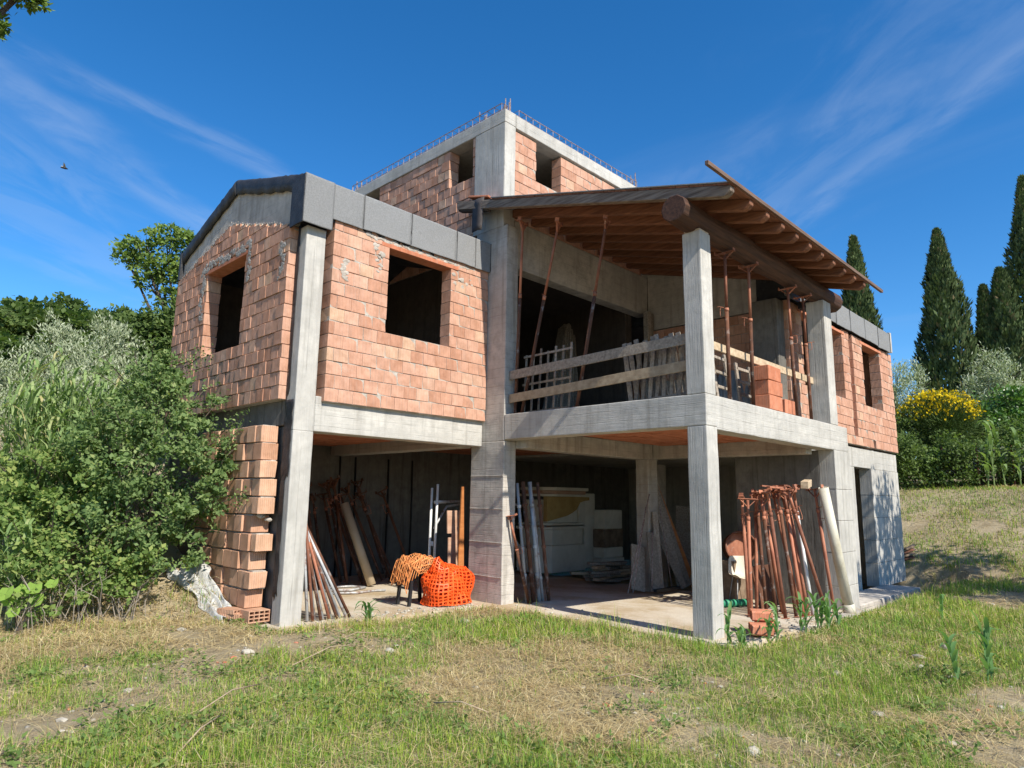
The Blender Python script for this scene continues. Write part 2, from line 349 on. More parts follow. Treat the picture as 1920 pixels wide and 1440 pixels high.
M_CORR = simple('fibre_cement_sheet', (.20, .215, .225), (.32, .335, .345), 5, .9, .25, .005, rand=.1)
M_ROCK = simple('limestone', (.30, .265, .205), (.50, .46, .375), 9, .95, .5, .01, rand=.2)
M_TARP = simple('dusty_white_sheet', (.42, .41, .385), (.60, .59, .56), 5, .8, .6, .02, (6, 6, 1.2), .04, spots=((.27, .23, .17), 3, .54, .70, .6), bscale=9)
M_FLOOR = None
def floor_mat():
    t = NT('dusty_concrete_floor'); c = t.coord(); a = t.noise(c, .8, 5, .6); b = t.noise(c, 9, 6, .7); d = t.noise(c, 70, 4, .7)
    col = t.mix(t.ramp(a, [(.42, 0), (.62, 1)]), (.56, .49, .385), (.41, .315, .195))
    col = t.mix(t.math('MULTIPLY', t.ramp(b, [(.5, 0), (.7, 1)]), .5), col, (.66, .60, .50))
    col = t.mix(t.math('MULTIPLY', t.ramp(d, [(.58, 0), (.68, 1)]), .5), col, (.26, .21, .15))
    return t.bsdf(col, .95, t.bump(t.math('ADD', b, t.math('MULTIPLY', d, .7)), .6, .02), spec=.1)
M_FLOOR = floor_mat()
def soil_mat():
    t = NT('dry_soil'); c = t.coord(); a = t.noise(c, .7, 6, .65); b = t.noise(c, 12, 6, .7); d = t.noise(c, 90, 4, .7)
    col = t.mix(t.ramp(a, [(.35, 0), (.65, 1)]), (.30, .235, .135), (.46, .375, .235))
    col = t.mix(t.math('MULTIPLY', t.ramp(b, [(.45, 0), (.7, 1)]), .6), col, (.50, .42, .29))
    col = t.mix(t.math('MULTIPLY', t.ramp(d, [(.55, 0), (.68, 1)]), .55), col, (.12, .09, .055))
    return t.bsdf(col, .97, t.bump(t.math('ADD', b, d), .8, .03), spec=.08)
M_SOIL = soil_mat()
def leafmat(name, stops, trans=.38, rough=.6, spec=.12, gloss=None):
    t = NT(name); r = t.n('ShaderNodeNewGeometry').outputs['Random Per Island']
    c = t.ramp(r, stops); c = t.mix(t.math('MULTIPLY', t.noise(t.coord(), .8, 3), .5), c, t.mix(1.0, c, (.72, .80, .70), 'MULTIPLY'))
    p = t.n('ShaderNodeBsdfPrincipled', {'Base Color': c, 'Roughness': rough, 'Specular IOR Level': spec})
    tr = t.n('ShaderNodeBsdfTranslucent', {'Color': t.mix(1.0, c, (1.1, 1.25, .55), 'MULTIPLY')})
    mx = t.n('ShaderNodeMixShader', {0: trans, 1: p.outputs[0], 2: tr.outputs[0]}); t.set(t.out, 'Surface', mx.outputs[0]); return t.m
M_LEAF = leafmat('shrub_leaf', [(0, (.10, .16, .055)), (.5, (.18, .26, .095)), (.85, (.26, .34, .135)), (1, (.36, .41, .17))], .42)
M_LEAFB = leafmat('bramble_leaf', [(0, (.12, .19, .055)), (.6, (.22, .31, .09)), (1, (.36, .40, .13))], .42)
M_LEAFF = leafmat('forest_leaf', [(0, (.065, .105, .03)), (.6, (.125, .18, .055)), (1, (.19, .245, .08))], .4)
M_LEAFT = leafmat('broadleaf', [(0, (.09, .14, .035)), (.6, (.18, .26, .06)), (1, (.29, .36, .10))])
M_OLIVE = leafmat('silver_leaf', [(0, (.22, .26, .15)), (.5, (.37, .41, .28)), (1, (.54, .56, .42))], .25)
M_CYP = leafmat('cypress_spray', [(0, (.05, .075, .03)), (.55, (.095, .135, .052)), (.92, (.16, .205, .085)), (1, (.20, .15, .08))], .12)
M_REED = leafmat('reed_leaf', [(0, (.17, .25, .09)), (.6, (.26, .36, .14)), (.9, (.36, .43, .19)), (1, (.50, .43, .22))], .35)
M_BROOM = leafmat('broom_stem', [(0, (.05, .085, .022)), (1, (.12, .165, .05))], .15)
M_FLOWER = leafmat('yellow_flower', [(0, (.72, .46, .012)), (1, (.85, .62, .02))], .3)
M_LAUREL = leafmat('laurel_leaf', [(0, (.05, .12, .02)), (.6, (.10, .20, .035)), (1, (.18, .29, .06))], .25, .35, .5)
M_VINE = leafmat('vine_leaf', [(0, (.22, .36, .06)), (1, (.32, .45, .10))], .4)
M_CANE = leafmat('cane_leaf', [(0, (.13, .25, .09)), (.7, (.20, .34, .13)), (1, (.30, .42, .18))], .35)
M_BARK = simple('bark', (.055, .042, .03), (.14, .11, .085), 8, .95, .6, .02, (4, 4, .6), .1)
def grass_mat():
    t = NT('grass_blade'); a = t.n('ShaderNodeAttribute', attribute_name='tint').outputs['Color']
    p = t.n('ShaderNodeBsdfPrincipled', {'Base Color': a, 'Roughness': .8, 'Specular IOR Level': .04})
    tr = t.n('ShaderNodeBsdfTranslucent', {'Color': a}); mx = t.n('ShaderNodeMixShader', {0: .3, 1: p.outputs[0], 2: tr.outputs[0]})
    t.set(t.out, 'Surface', mx.outputs[0]); return t.m
M_GRASS = grass_mat()
# ================================================================ terrain
BX = [3.6, 6.5, 8.5, 12.8, 16.4, 20.2, 24, 40, 120, 600]; BZ = [0, -.30, -.60, -.68, .72, 2.22, 2.5, 3.4, 8, 20]
def gz(x, y):
    x = np.asarray(x, float); y = np.asarray(y, float)
    z = np.interp(x, BX, BZ)
    y0 = .45 + .75 * np.clip(-x - .1, 0, 4)
    l = np.clip(.45 * (y - y0), 0, 1.6) + .2 * np.clip(y - y0 - 3.6, 0, 60) + .03 * np.clip(y - y0 - 63.6, 0, 600)
    l = l * sstep(-.05, -.30, x)
    b = np.clip(.9 * (y - 5.5), 0, 1.8) + .2 * np.clip(y - 7.5, 0, 60) + .03 * np.clip(y - 67.5, 0, 600)
    z = np.maximum(z, np.maximum(l, b) + np.where(x > 12.8, 0, 0))
    z = z + (fbm(x, y, .5, 3, 3) - .5) * .10 * sstep(40, 0, np.abs(x)) + (fbm(x, y, 2.3, 9, 2) - .5) * .05
    inside = sstep(-.35, .05, x) * sstep(15.2, 14.9, x) * sstep(5.5, 5.2, y) * np.where(x < 3.4, sstep(-.5, -.1, y), sstep(-5.0, -4.5, y))
    return z * (1 - inside) + (-.5) * inside
def gzs(x, y): return float(gz(np.array([x]), np.array([y]))[0])
def axis_pts(lo, hi, step, far, n):
    a = list(np.arange(lo, hi + 1e-6, step)); g = [(far - hi) * ((i / n) ** 2.2) + hi for i in range(1, n + 1)]
    return np.array([lo - (h - hi) for h in reversed(g)] + a + g)
gx = axis_pts(-9, 27, .22, 500, 26); gy = axis_pts(-12, 20, .22, 500, 26)
XX, YY = np.meshgrid(gx, gy); ZZ = gz(XX, YY)
me = bpy.data.meshes.new('ground'); nx = len(gx); ny = len(gy)
idx = np.arange(nx * ny).reshape(ny, nx)
quads = np.stack([idx[:-1, :-1], idx[:-1, 1:], idx[1:, 1:], idx[1:, :-1]], -1).reshape(-1, 4)
def np_mesh(name, V, Fq, m, smooth=False):
    me = bpy.data.meshes.new(name); V = np.asarray(V, np.float32); Fq = np.asarray(Fq, np.int32); k = Fq.shape[1]
    me.vertices.add(len(V)); me.vertices.foreach_set('co', V.ravel())
    me.loops.add(Fq.size); me.loops.foreach_set('vertex_index', Fq.ravel())
    me.polygons.add(len(Fq)); me.polygons.foreach_set('loop_start', np.arange(0, Fq.size, k, dtype=np.int32))
    me.polygons.foreach_set('loop_total', np.full(len(Fq), k, np.int32))
    if smooth: me.polygons.foreach_set('use_smooth', np.ones(len(Fq), bool))
    me.update(calc_edges=True)
    if m is not None: me.materials.append(m)
    return me
me = np_mesh('ground', np.stack([XX, YY, ZZ], -1).reshape(-1, 3), quads, M_SOIL, True)
ground = bpy.data.objects.new('ground', me); COL.objects.link(ground); ground['kind'] = 'structure'

# floor slab under the house, dipping a little to the right
def fz(x): return -.11 * float(sstep(4.0, 8.5, x))
def floor_sheet():
    xs = np.linspace(-.12, 9.15, 60); ys = np.linspace(-5.0, 4.6, 70); V = []; ok = {}
    for j, y in enumerate(ys):
        for i, x in enumerate(xs):
            V.append((x, y, fz(x) + .006 * (mnoise.noise((x * 2, y * 2, 0)))))
    F = []
    for j in range(len(ys) - 1):
        for i in range(len(xs) - 1):
            x = (xs[i] + xs[i + 1]) / 2; y = (ys[j] + ys[j + 1]) / 2
            wob = .07 * mnoise.noise((x * 3, y * 3, 5))
            if x < 3.18 + wob and y < -.42 + wob + .08 * x * .3: continue
            if y < -4.86 + wob + .05 * (8.6 - x) * .6: continue
            if x > 8.45: continue
            n = len(xs); F.append((j * n + i, j * n + i + 1, (j + 1) * n + i + 1, (j + 1) * n + i))
    me = np_mesh('concrete_floor', V, F, M_FLOOR, True)
    bm = bmesh.new(); bm.from_mesh(me)
    r = bmesh.ops.extrude_face_region(bm, geom=list(bm.faces))
    bmesh.ops.translate(bm, verts=[v for v in r['geom'] if isinstance(v, bmesh.types.BMVert)], vec=(0, 0, -.42))
    bmesh.ops.recalc_face_normals(bm, faces=bm.faces); bm.to_mesh(me); bm.free()
    o = bpy.data.objects.new('concrete_floor', me); COL.objects.link(o); o['kind'] = 'structure'
floor_sheet()

# ================================================================ the house
H = thing('unfinished_house', 'unfinished two storey house of orange hollow brick and bare concrete with a wooden porch roof', 'house')
def con(name, x0, y0, z0, x1, y1, z1, m=None, label=None, rough=True, bev=.012, parent=None):
    """a cast concrete member, its edges a little worn and out of true"""
    d = (x1 - x0, y1 - y0, z1 - z0); m = m or (M_CON_V if d[2] > max(d[0], d[1]) else M_CON_H)
    bm = bmesh.new(); n = [max(1, min(24, int(round(v / .22)))) for v in d]
    def face(o, u, v, nu, nv):
        vs = [[bm.verts.new((o[0] + u[0] * i / nu + v[0] * j / nv, o[1] + u[1] * i / nu + v[1] * j / nv, o[2] + u[2] * i / nu + v[2] * j / nv)) for i in range(nu + 1)] for j in range(nv + 1)]
        for j in range(nv):
            for i in range(nu): bm.faces.new((vs[j][i], vs[j][i + 1], vs[j + 1][i + 1], vs[j + 1][i]))
    X, Y, Z = (d[0], 0, 0), (0, d[1], 0), (0, 0, d[2])
    face((x0, y0, z0), X, Z, n[0], n[2]); face((x1, y1, z0), (-d[0], 0, 0), Z, n[0], n[2])
    face((x0, y1, z0), (0, -d[1], 0), Z, n[1], n[2]); face((x1, y0, z0), Y, Z, n[1], n[2])
    face((x0, y0, z1), X, Y, n[0], n[1]); face((x0, y1, z0), X, (0, -d[1], 0), n[0], n[1])
    bmesh.ops.remove_doubles(bm, verts=bm.verts, dist=1e-4)
    for v in bm.verts:
        c = v.co; a = .006
        v.co = c + Vector((mnoise.noise(c * 3.1), mnoise.noise(c * 3.1 + Vector((9, 0, 0))), mnoise.noise(c * 3.1 + Vector((0, 9, 0))))) * a
    bmesh.ops.recalc_face_normals(bm, faces=bm.faces)
    me = bpy.data.meshes.new(name); bm.to_mesh(me); bm.free(); me.materials.append(m)
    o = bpy.data.objects.new(name, me); COL.objects.link(o); o.parent = parent or H
    if bev:
        bv = o.modifiers.new('bevel', 'BEVEL'); bv.width = bev; bv.segments = 2; bv.limit_method = 'ANGLE'; bv.angle_limit = .9
    if label: o['label'] = label
    return o
# -- left wing frame
con('concrete_column', 0, 0, -.2, .312, .25, 2.615)
con('concrete_column', 0, .002, 2.612, .314, .248, 5.62, label='pale corner column of the left wing, its left side stained black')
con('concrete_beam', .316, .003, 2.62, 3.597, .30, 3.13, label='sunlit beam over the left bay')
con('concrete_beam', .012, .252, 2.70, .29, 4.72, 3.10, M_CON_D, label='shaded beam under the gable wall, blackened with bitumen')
con('floor_slab', .30, .31, 2.86, 3.6, 4.6, 3.08)
con('concrete_beam', 3.30, .31, 2.60, 3.62, 4.5, 2.90)
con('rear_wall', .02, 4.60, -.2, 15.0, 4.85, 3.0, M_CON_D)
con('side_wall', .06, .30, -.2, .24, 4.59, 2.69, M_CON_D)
con('concrete_column', .03, 4.45, 3.1, .28, 4.72, 5.7)
# bitumen daub on the corner
def coat(name, y0, y1, z0, z1, m, seed, x=-.004):
    """tar brushed on the side of the corner column: ragged lower edge, thin uneven coat"""
    n = 10; k = 26; vs = []
    for j in range(k + 1):
        for i in range(n + 1):
            u = i / n; v = j / k; zb = z0 + .28 * abs(mnoise.noise((u * 3.1, seed, 0))) + .10 * mnoise.noise((u * 9, seed, 4)); e = .03 * mnoise.noise((v * 9, seed, 2)) if i in (0, n) else 0
            z = zb + (z1 - zb) * v; vs.append((x - .004 * mnoise.noise((u * 6, z * 6, seed)) - .003, y0 + (y1 - y0) * u + e * (-1 if i else 1), z))
    o = part(name, MB().add(vs, [(j * (n + 1) + i, j * (n + 1) + i + 1, (j + 1) * (n + 1) + i + 1, (j + 1) * (n + 1) + i) for j in range(k) for i in range(n)]), m, H, smooth=True)
    sd = o.modifiers.new('solid', 'SOLIDIFY'); sd.thickness = .004; sd.offset = 0
coat('bitumen_coat', .035, .245, 1.95, 3.05, M_BITUM, 3.3, -.006); coat('bitumen_coat', .12, .245, .35, 2.5, M_BITUM, 7.1, -.004); coat('bitumen_coat', .175, .247, 3.1, 5.66, M_BITUM, 5.2, -.005)
# -- pier between wing and porch, carrying the tower corner
con('concrete_column', 3.60, -.54, -.3, 3.90, .285, 2.70, M_CON_W, label='broad brown weathered pier with pour lines')
con('concrete_column', 3.603, -.535, 2.70, 3.895, .28, 6.62, M_CON_W, label='upper pier stained orange')
for z in (.42, .98, 1.54, 2.10): con('pour_ridge', 3.589, -.53, z, 3.602, .275, z + .014, M_CON_W, bev=.004)
con('concrete_column', 3.602, -.43, 6.62, 3.89, .39, 8.68, M_CON_V, label='tower corner column')
# -- porch frame
con('concrete_beam', 3.603, -4.322, 2.72, 3.90, -.542, 3.15, label='porch edge beam on the shaded side')
con('concrete_beam', 3.902, -4.318, 2.685, 9.06, -4.02, 3.152, label='sunlit porch edge beam')
con('concrete_column', 3.604, -4.32, -.25, 3.905, -4.03, 2.718, label='slim sunlit porch corner column')
con('concrete_column', 3.606, -4.317, 3.152, 3.90, -4.035, 5.46, label='porch corner column under the log beam')
con('concrete_column', 8.235, -4.317, 3.154, 8.60, -3.99, 5.50, label='right porch column under the log beam')
con('floor_slab', 3.905, -4.015, 2.92, 8.3, -.545, 3.12)
con('concrete_beam', 3.9, -.80, 2.58, 8.02, -.46, 2.90, M_CON_W); con('concrete_beam', 7.80, -4.0, 2.60, 8.10, -.82, 2.90, M_CON_W)
con('concrete_column', 7.66, -.78, -.3, 8.02, -.47, 2.58, M_CON_W, label='inner column with planks leaning on it')
con('concrete_column', 9.6, .2, -.3, 9.95, .5, 2.6, M_CON_W)
con('concrete_beam', 3.9, -.425, 5.90, 8.32, -.15, 6.80, M_CON_W, label='deep beam over the porch opening, its top edge broken')
# broken concrete along the top of that beam
mb = MB()
for i in range(34):
    x = 3.95 + i * .128; h = .03 + .07 * random.random(); mb.box(x, -.40 + .04 * random.random(), 6.79, x + .13, -.2, 6.80 + h)
part('broken_edge', mb, M_CON_W, H, kind='stuff')
part('porch_lintel', MB().prism([(-3.0, 5.545), (-.44, 5.545), (-.44, 6.95), (-3.0, 6.26)], 'x', 8.31, 8.60), M_CON_W, H); con('porch_lintel', 8.11, -.42, 6.805, 8.6, -.16, 7.02, M_CON_W)
con('concrete_column', 7.92, -3.56, 3.12, 8.25, -3.02, 5.62, M_CON_D)  # porch shade put into this column's colour by the darker concrete
# -- ground floor right: pier with formwork courses, wall, door
for i, (a, b) in enumerate([(-.35, .28), (.285, .86), (.865, 1.42), (1.425, 1.98), (1.985, 2.685)]):
    con('concrete_panel', 8.302 + .003 * (i % 2), -4.318 + .003 * (i % 2), a, 9.10, -4.03, b, M_CON_V, bev=.008)
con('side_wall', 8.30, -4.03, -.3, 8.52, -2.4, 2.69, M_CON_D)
con('side_wall', 9.12, -3.54, -.3, 11.40, -3.30, 2.96, M_CON_V)
con('door_jamb', 11.42, -3.57, -.15, 11.69, -3.27, 2.55, M_CON_V)
con('door_head', 11.40, -3.56, 2.555, 15.0, -3.28, 3.0, M_CON_H)
for i, (a, b) in enumerate([(-.15, .38), (.385, .90), (.905, 1.42), (1.425, 1.94), (1.945, 2.55)]):
    con('concrete_panel', 12.86 + .003 * (i % 2), -3.575 + .003 * (i % 2), a, 15.0, -3.30, b, M_CON_V, bev=.008)
con('side_wall', 14.78, -3.28, -.3, 15.0, 4.6, 3.0, M_CON_V)
con('floor_slab', 8.35, -3.27, 2.8, 14.76, 4.59, 3.04); con('floor_slab', 3.91, -.44, 2.9, 8.3, 4.59, 3.1)
con('footing', 9.13, -4.32, -.75, 13.2, -3.59, -.10, M_CON_W, bev=.02); con('footing', 7.3, -4.93, -.9, 8.42, -4.45, -.075, M_CON_W, bev=.03)

# -- ceilings of terracotta tiles under the slabs, tile by tile
def ceiling(x0, y0, x1, y1, z, along='x'):
    mb = MB(); w, l = .245, .50
    ny_ = int((y1 - y0) / w); nx_ = int((x1 - x0) / l)
    for j in range(ny_):
        o = (j % 2) * l / 2
        for i in range(-1, nx_ + 1):
            a = max(x0, x0 + i * l + o); b = min(x1, x0 + (i + 1) * l + o)
            if b - a < .05: continue
            dz = random.uniform(-.006, .006); mb.box(a + .006, y0 + j * w + .005, z + dz, b - .006, y0 + (j + 1) * w - .005, z + .045)
    return mb
mb = ceiling(.32, .32, 3.28, 4.55, 2.80); mb2 = ceiling(3.92, -4.0, 7.78, -.82, 2.86); mb3 = ceiling(3.92, -.44, 8.3, 4.55, 2.85); mb4 = ceiling(8.12, -3.95, 8.3, -.5, 2.86)
for m_ in (mb2, mb3, mb4): mb.add(m_.v, m_.f)
part('ceiling_tiles', mb, M_TERRA, H, kind='stuff')

# -- brick walls
BRICKS = []      # (wall, centre, along, size, zscale ...)
BL, BH, BD = .25, .20, .25
def brick_wall(name, face, s0, s1, z0, plane, opens=(), ztop=None, zmax=5.8, depth=BD, L=BL, h=BH, label=None, jig=.004, recess=.012, seed=0, parent=None, store=None, phase=0, start=None):
    recess = max(recess, .012)
    R = random.Random(seed); core = MB(); store = BRICKS if store is None else store; k = 0; z = z0
    wall = bpy.data.objects.new(name, None) ; rec = []
    while z < zmax - .04:
        zc = z + h / 2; iv = [(s0 if start is None else s0 + start(k), s1)]
        for (a, b, za, zb) in opens:
            if za - .03 < zc < zb + .03:
                nv = []
                for (p, q) in iv:
                    if b <= p or a >= q: nv.append((p, q)); continue
                    if a > p: nv.append((p, a))
                    if b < q: nv.append((b, q))
                iv = nv
        for (p, q) in iv:
            x = s0 - 1 + ((k + phase) % 2) * L * .5 + R.uniform(-.03, .03) - L * 8; cuts = [p]
            while x < q:
                if x > p + .06 and x < q - .06: cuts.append(x)
                x += L
            cuts.append(q)
            for a, b in zip(cuts[:-1], cuts[1:]):
                hh = h
                if ztop:
                    t = ztop((a + b) / 2)
                    if z > t - .05: continue
                    hh = min(h, t - z)
                rec.append((a, b, z, hh, R.uniform(-jig, jig), R.uniform(-.006, .006), R.random()))
                e = recess
                bx = (a, z - .001, b, z + hh) if True else None
                if face == 'F': core.box(a + (e if a == p else 0), plane + e, z, b - (e if b == q else 0), plane + depth - e, z + hh - .001)
                else: core.box(plane + e, a + (e if a == p else 0), z, plane + depth - e, b - (e if b == q else 0), z + hh - .001)
        z += h; k += 1
    me = core.mesh(name, M_MORTAR); w = bpy.data.objects.new(name, me); COL.objects.link(w); w.parent = parent or H
    bpy.data.objects.remove(wall)
    if label: w['label'] = label
    for (a, b, zz, hh, dj, rz, rr) in rec:
        ln = b - a; c = (a + b) / 2
        pos = (c, plane + depth / 2 + dj, zz + hh / 2) if face == 'F' else (plane + depth / 2 + dj, c, zz + hh / 2)
        fc = (c, plane, zz + hh / 2) if face == 'F' else (plane, c, zz + hh / 2)
        store.append(dict(wall=w, pos=pos, rot=(0 if face == 'F' else PI / 2) + rz, size=(ln - .007, depth, hh - .010), face=fc, dir=face, r=rr))
    return w
def brick_proto(seed, m):
    R = random.Random(seed); bm = bmesh.new(); bmesh.ops.create_cube(bm, size=1.0)
    for v in bm.verts: v.co = Vector((v.co.x * .243, v.co.y * .25, v.co.z * .19))
    bmesh.ops.bevel(bm, geom=list(bm.edges), offset=.0045, segments=1, affect='EDGES')
    for v in bm.verts: v.co += Vector((R.uniform(-1, 1), R.uniform(-1, 1), R.uniform(-1, 1))) * .0016
    if seed % 3 == 0:
        c = Vector((R.choice((-.12, .12)), -.125, R.choice((-.09, .09))))
        for v in bm.verts:
            if (v.co - c).length < .03: v.co += (Vector((0, 0, 0)) - c) * .10
    bmesh.ops.recalc_face_normals(bm, faces=bm.faces)
    me = bpy.data.meshes.new('brick'); bm.to_mesh(me); bm.free(); me.materials.append(m); return me
PROTO = [brick_proto(i, M_BRICK) for i in range(7)]
PROTO2 = [brick_proto(i + 20, M_BRICK2) for i in range(5)]
def place_brick(b, protos, i):
    o = bpy.data.objects.new('brick', protos[i % len(protos)]); COL.objects.link(o); o.parent = b['wall']
    o.location = b['pos']; o.rotation_euler = (0, 0, b['rot']); s = b['size']; o.scale = (s[0] / .243, s[1] / .25, s[2] / .19)
    return o
# left wing, sunlit front
brick_wall('brick_wall', 'F', .40, 3.595, 3.055, -.075, [(1.405, 2.70, 4.235, 5.64)], None, 5.80, label='sunlit front wall of the left wing', seed=1)
# left wing, gable side in grazing light
def gab(s): return 5.66 + .285 * (s - .28) if s < 2.45 else 6.28 - .235 * (s - 2.45)
brick_wall('brick_wall', 'L', .275, 4.70, 3.06, -.125, [(1.73, 3.24, 4.13, 5.56)], gab, 6.5, L=.205, label='gable side wall of the left wing', seed=2, jig=.010, recess=.022)
# tower
brick_wall('brick_wall', 'L', .39, 4.80, 6.28, 3.625, [(.47, 1.17, 7.96, 8.68), (3.62, 4.30, 7.9, 8.68)], None, 8.66, label='left wall of the tower', L=.205, seed=3, jig=.010, recess=.022)
brick_wall('brick_wall', 'F', 3.892, 8.10, 6.82, -.405, [(4.50, 5.24, 7.82, 8.66), (7.12, 7.9, 7.9, 8.66)], None, 8.64, label='sunlit front wall of the tower', seed=4, recess=.012)
# right wing
brick_wall('brick_wall', 'F', 8.255, 15.0, 3.045, -3.63, [(8.95, 11.27, 4.05, 5.52), (12.66, 13.98, 4.05, 5.52), (11.72, 11.95, 3.25, 5.66), (13.05, 13.18, 3.0, 3.24)], None, 5.68, label='sunlit front wall of the right wing', seed=5)
con('chase_back', 11.70, -3.50, 3.25, 11.97, -3.36, 5.66, M_BRICK, bev=0)
brick_wall('brick_wall', 'L', -3.0, -.45, 3.12, 8.30, [], None, 5.54, label='shaded end wall inside the porch', seed=6)
for i, b in enumerate(BRICKS):
    p = to_px(b['face']); d = (Vector(b['face']) - CAM).normalized()
    nrm = abs(d.y) if b['dir'] == 'F' else abs(d.x); k = (1266.9 / p[2]) ** 2
    vis = -60 < p[0] < 1980
    hid = (b['wall']['label'].startswith('shaded end')) or (b['dir'] == 'L' and b['face'][0] > 3 and b['face'][2] < 6.9) or (b['face'][0] > 8 and b['face'][0] < 10.6)
    b['area'] = b['size'][0] * b['size'][2] * nrm * k * (0.05 if hid else 1) if vis else 0
BRICKS.sort(key=lambda b: -b['area'])
for i, b in enumerate(BRICKS[:300]): place_brick(b, PROTO, int(b['r'] * 997))
rest = MB()
for i, b in enumerate(BRICKS[300:]):
    pm = PROTO[int(b['r'] * 997) % len(PROTO)]; s = b['size']
    M = Matrix.Translation(b['pos']) @ Matrix.Rotation(b['rot'], 4, 'Z') @ Matrix.Diagonal((s[0] / .243, s[1] / .25, s[2] / .19, 1))
    rest.add([M @ v.co for v in pm.vertices], [tuple(p.vertices) for p in pm.polygons])
part('brickwork', rest, M_BRICK, H, kind='stuff')
# mortar daubs round the gable window and lintels
R_ = random.Random(5)
def daubs(pts, face, plane, m=M_MORTAR, r=(.03, .09)):
    mb = MB()
    for (s, z) in pts:
        n = 9; c = []
        rr = R_.uniform(*r)
        for k in range(n):
            q = 2 * PI * k / n; a = rr * R_.uniform(.5, 1.25); c.append((s + math.cos(q) * a * 1.2, z + math.sin(q) * a * .8))
        rim = [(plane + .004, p[0], p[1]) for p in c]; mid = [(plane - R_.uniform(.0005, .003), s + (p[0] - s) * .6, z + (p[1] - z) * .6) for p in c]
        vs = rim + mid
        if face == 'F': vs = [(v[1], v[0], v[2]) for v in vs]
        mb.add(vs, [(k, (k + 1) % n, n + (k + 1) % n, n + k) for k in range(n)] + [tuple(range(n, 2 * n))])
    return mb
pts = [(1.60 + i * .036 + R_.uniform(-.02, .02), 5.70 + R_.uniform(-.06, .06)) for i in range(52)] + [(1.58 + R_.uniform(-.04, .03), 5.1 + i * .045) for i in range(14)]
pts += [(3.38 + R_.uniform(-.05, .10), 4.75 + i * .05) for i in range(18)] + [(.42 + R_.uniform(-.04, .12), 4.9 + i * .06) for i in range(10)]
part('cement_smear', daubs(pts, 'L', -.133, M_CEMENT, (.035, .085)), M_CEMENT, H, kind='stuff')
pts = [(.35 + i * .09, 5.70 + .285 * i * .09 + R_.uniform(-.03, .02)) for i in range(24)] + [(2.5 + i * .09, 6.26 - .235 * i * .09 + R_.uniform(-.03, .02)) for i in range(23)]
part('cement_smear', daubs(pts, 'L', -.133, M_CEMENT, (.018, .036)), M_CEMENT, H, kind='stuff')
part('cement_smear', daubs([(1.0 + i * .06, 5.745 + R_.uniform(-.02, .02)) for i in range(38)] + [(.60 + R_.uniform(-.02, .03), 4.95 + i * .045) for i in range(7)] + [(1.2 + R_.uniform(-.06, .06), 5.2 + i * .06) for i in range(8)] + [(2.95 + R_.uniform(-.2, .3), 5.45 + R_.uniform(-.1, .1)) for i in range(8)], 'F', -.0795, M_CEMENT, (.025, .06)), M_MORTAR, H, kind='stuff')
part('lintel', MB().box(1.25, -.082, 5.645, 2.86, .17, 5.715), M_TERRA, H, bevel=.005)
part('lintel', MB().box(-.13, 1.62, 5.565, .12, 3.36, 5.635), M_TERRA, H, bevel=.005)
part('lintel', MB().box(8.8, -3.638, 5.525, 11.42, -3.40, 5.595), M_TERRA, H, bevel=.005); part('lintel', MB().box(12.5, -3.638, 5.525, 14.14, -3.40, 5.595), M_TERRA, H, bevel=.005)
# -- tower ring beam, roof, rear walls
con('ring_beam', 3.60, -.43, 8.685, 3.89, 4.9, 8.945, M_CON_H); con('ring_beam', 3.894, -.432, 8.665, 8.12, -.14, 8.935, M_CON_H)
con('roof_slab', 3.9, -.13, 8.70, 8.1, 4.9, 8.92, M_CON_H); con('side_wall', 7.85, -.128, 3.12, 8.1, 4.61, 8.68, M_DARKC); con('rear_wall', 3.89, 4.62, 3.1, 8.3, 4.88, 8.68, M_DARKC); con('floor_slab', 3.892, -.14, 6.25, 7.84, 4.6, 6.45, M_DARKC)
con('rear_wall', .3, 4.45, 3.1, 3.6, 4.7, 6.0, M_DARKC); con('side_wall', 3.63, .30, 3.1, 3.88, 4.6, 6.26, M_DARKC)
# -- gable roof of the left wing
con('concrete_beam', -.055, .27, 5.60, .25, .30, 5.62, M_CON_H, bev=0)
def slope(y): return 6.34 + .285 * (y + .08) if y < 2.42 else 7.05 - .295 * (y - 2.42)
poly = [(-.07, 5.76), (-.07, 6.33), (2.42, 7.04), (4.62, 6.28), (4.62, 5.78), (2.42, 6.5)]
part('gable_roof', MB().prism(poly, 'x', .02, 3.59), M_BITUM, H)
g = [(.27, 5.70), (.27, 6.16), (2.36, 6.72), (4.40, 6.06), (4.66, 5.90), (4.66, 5.72), (2.42, 6.33)]
g = [(.262, 5.66), (.262, 6.40), (2.42, 7.0), (4.6, 6.25), (4.6, 5.80), (2.42, 6.30)]
part('gable_beam', MB().prism(g, 'x', -.075, .02), M_CON_W, H, label='grey board marked concrete band above the gable bricks')
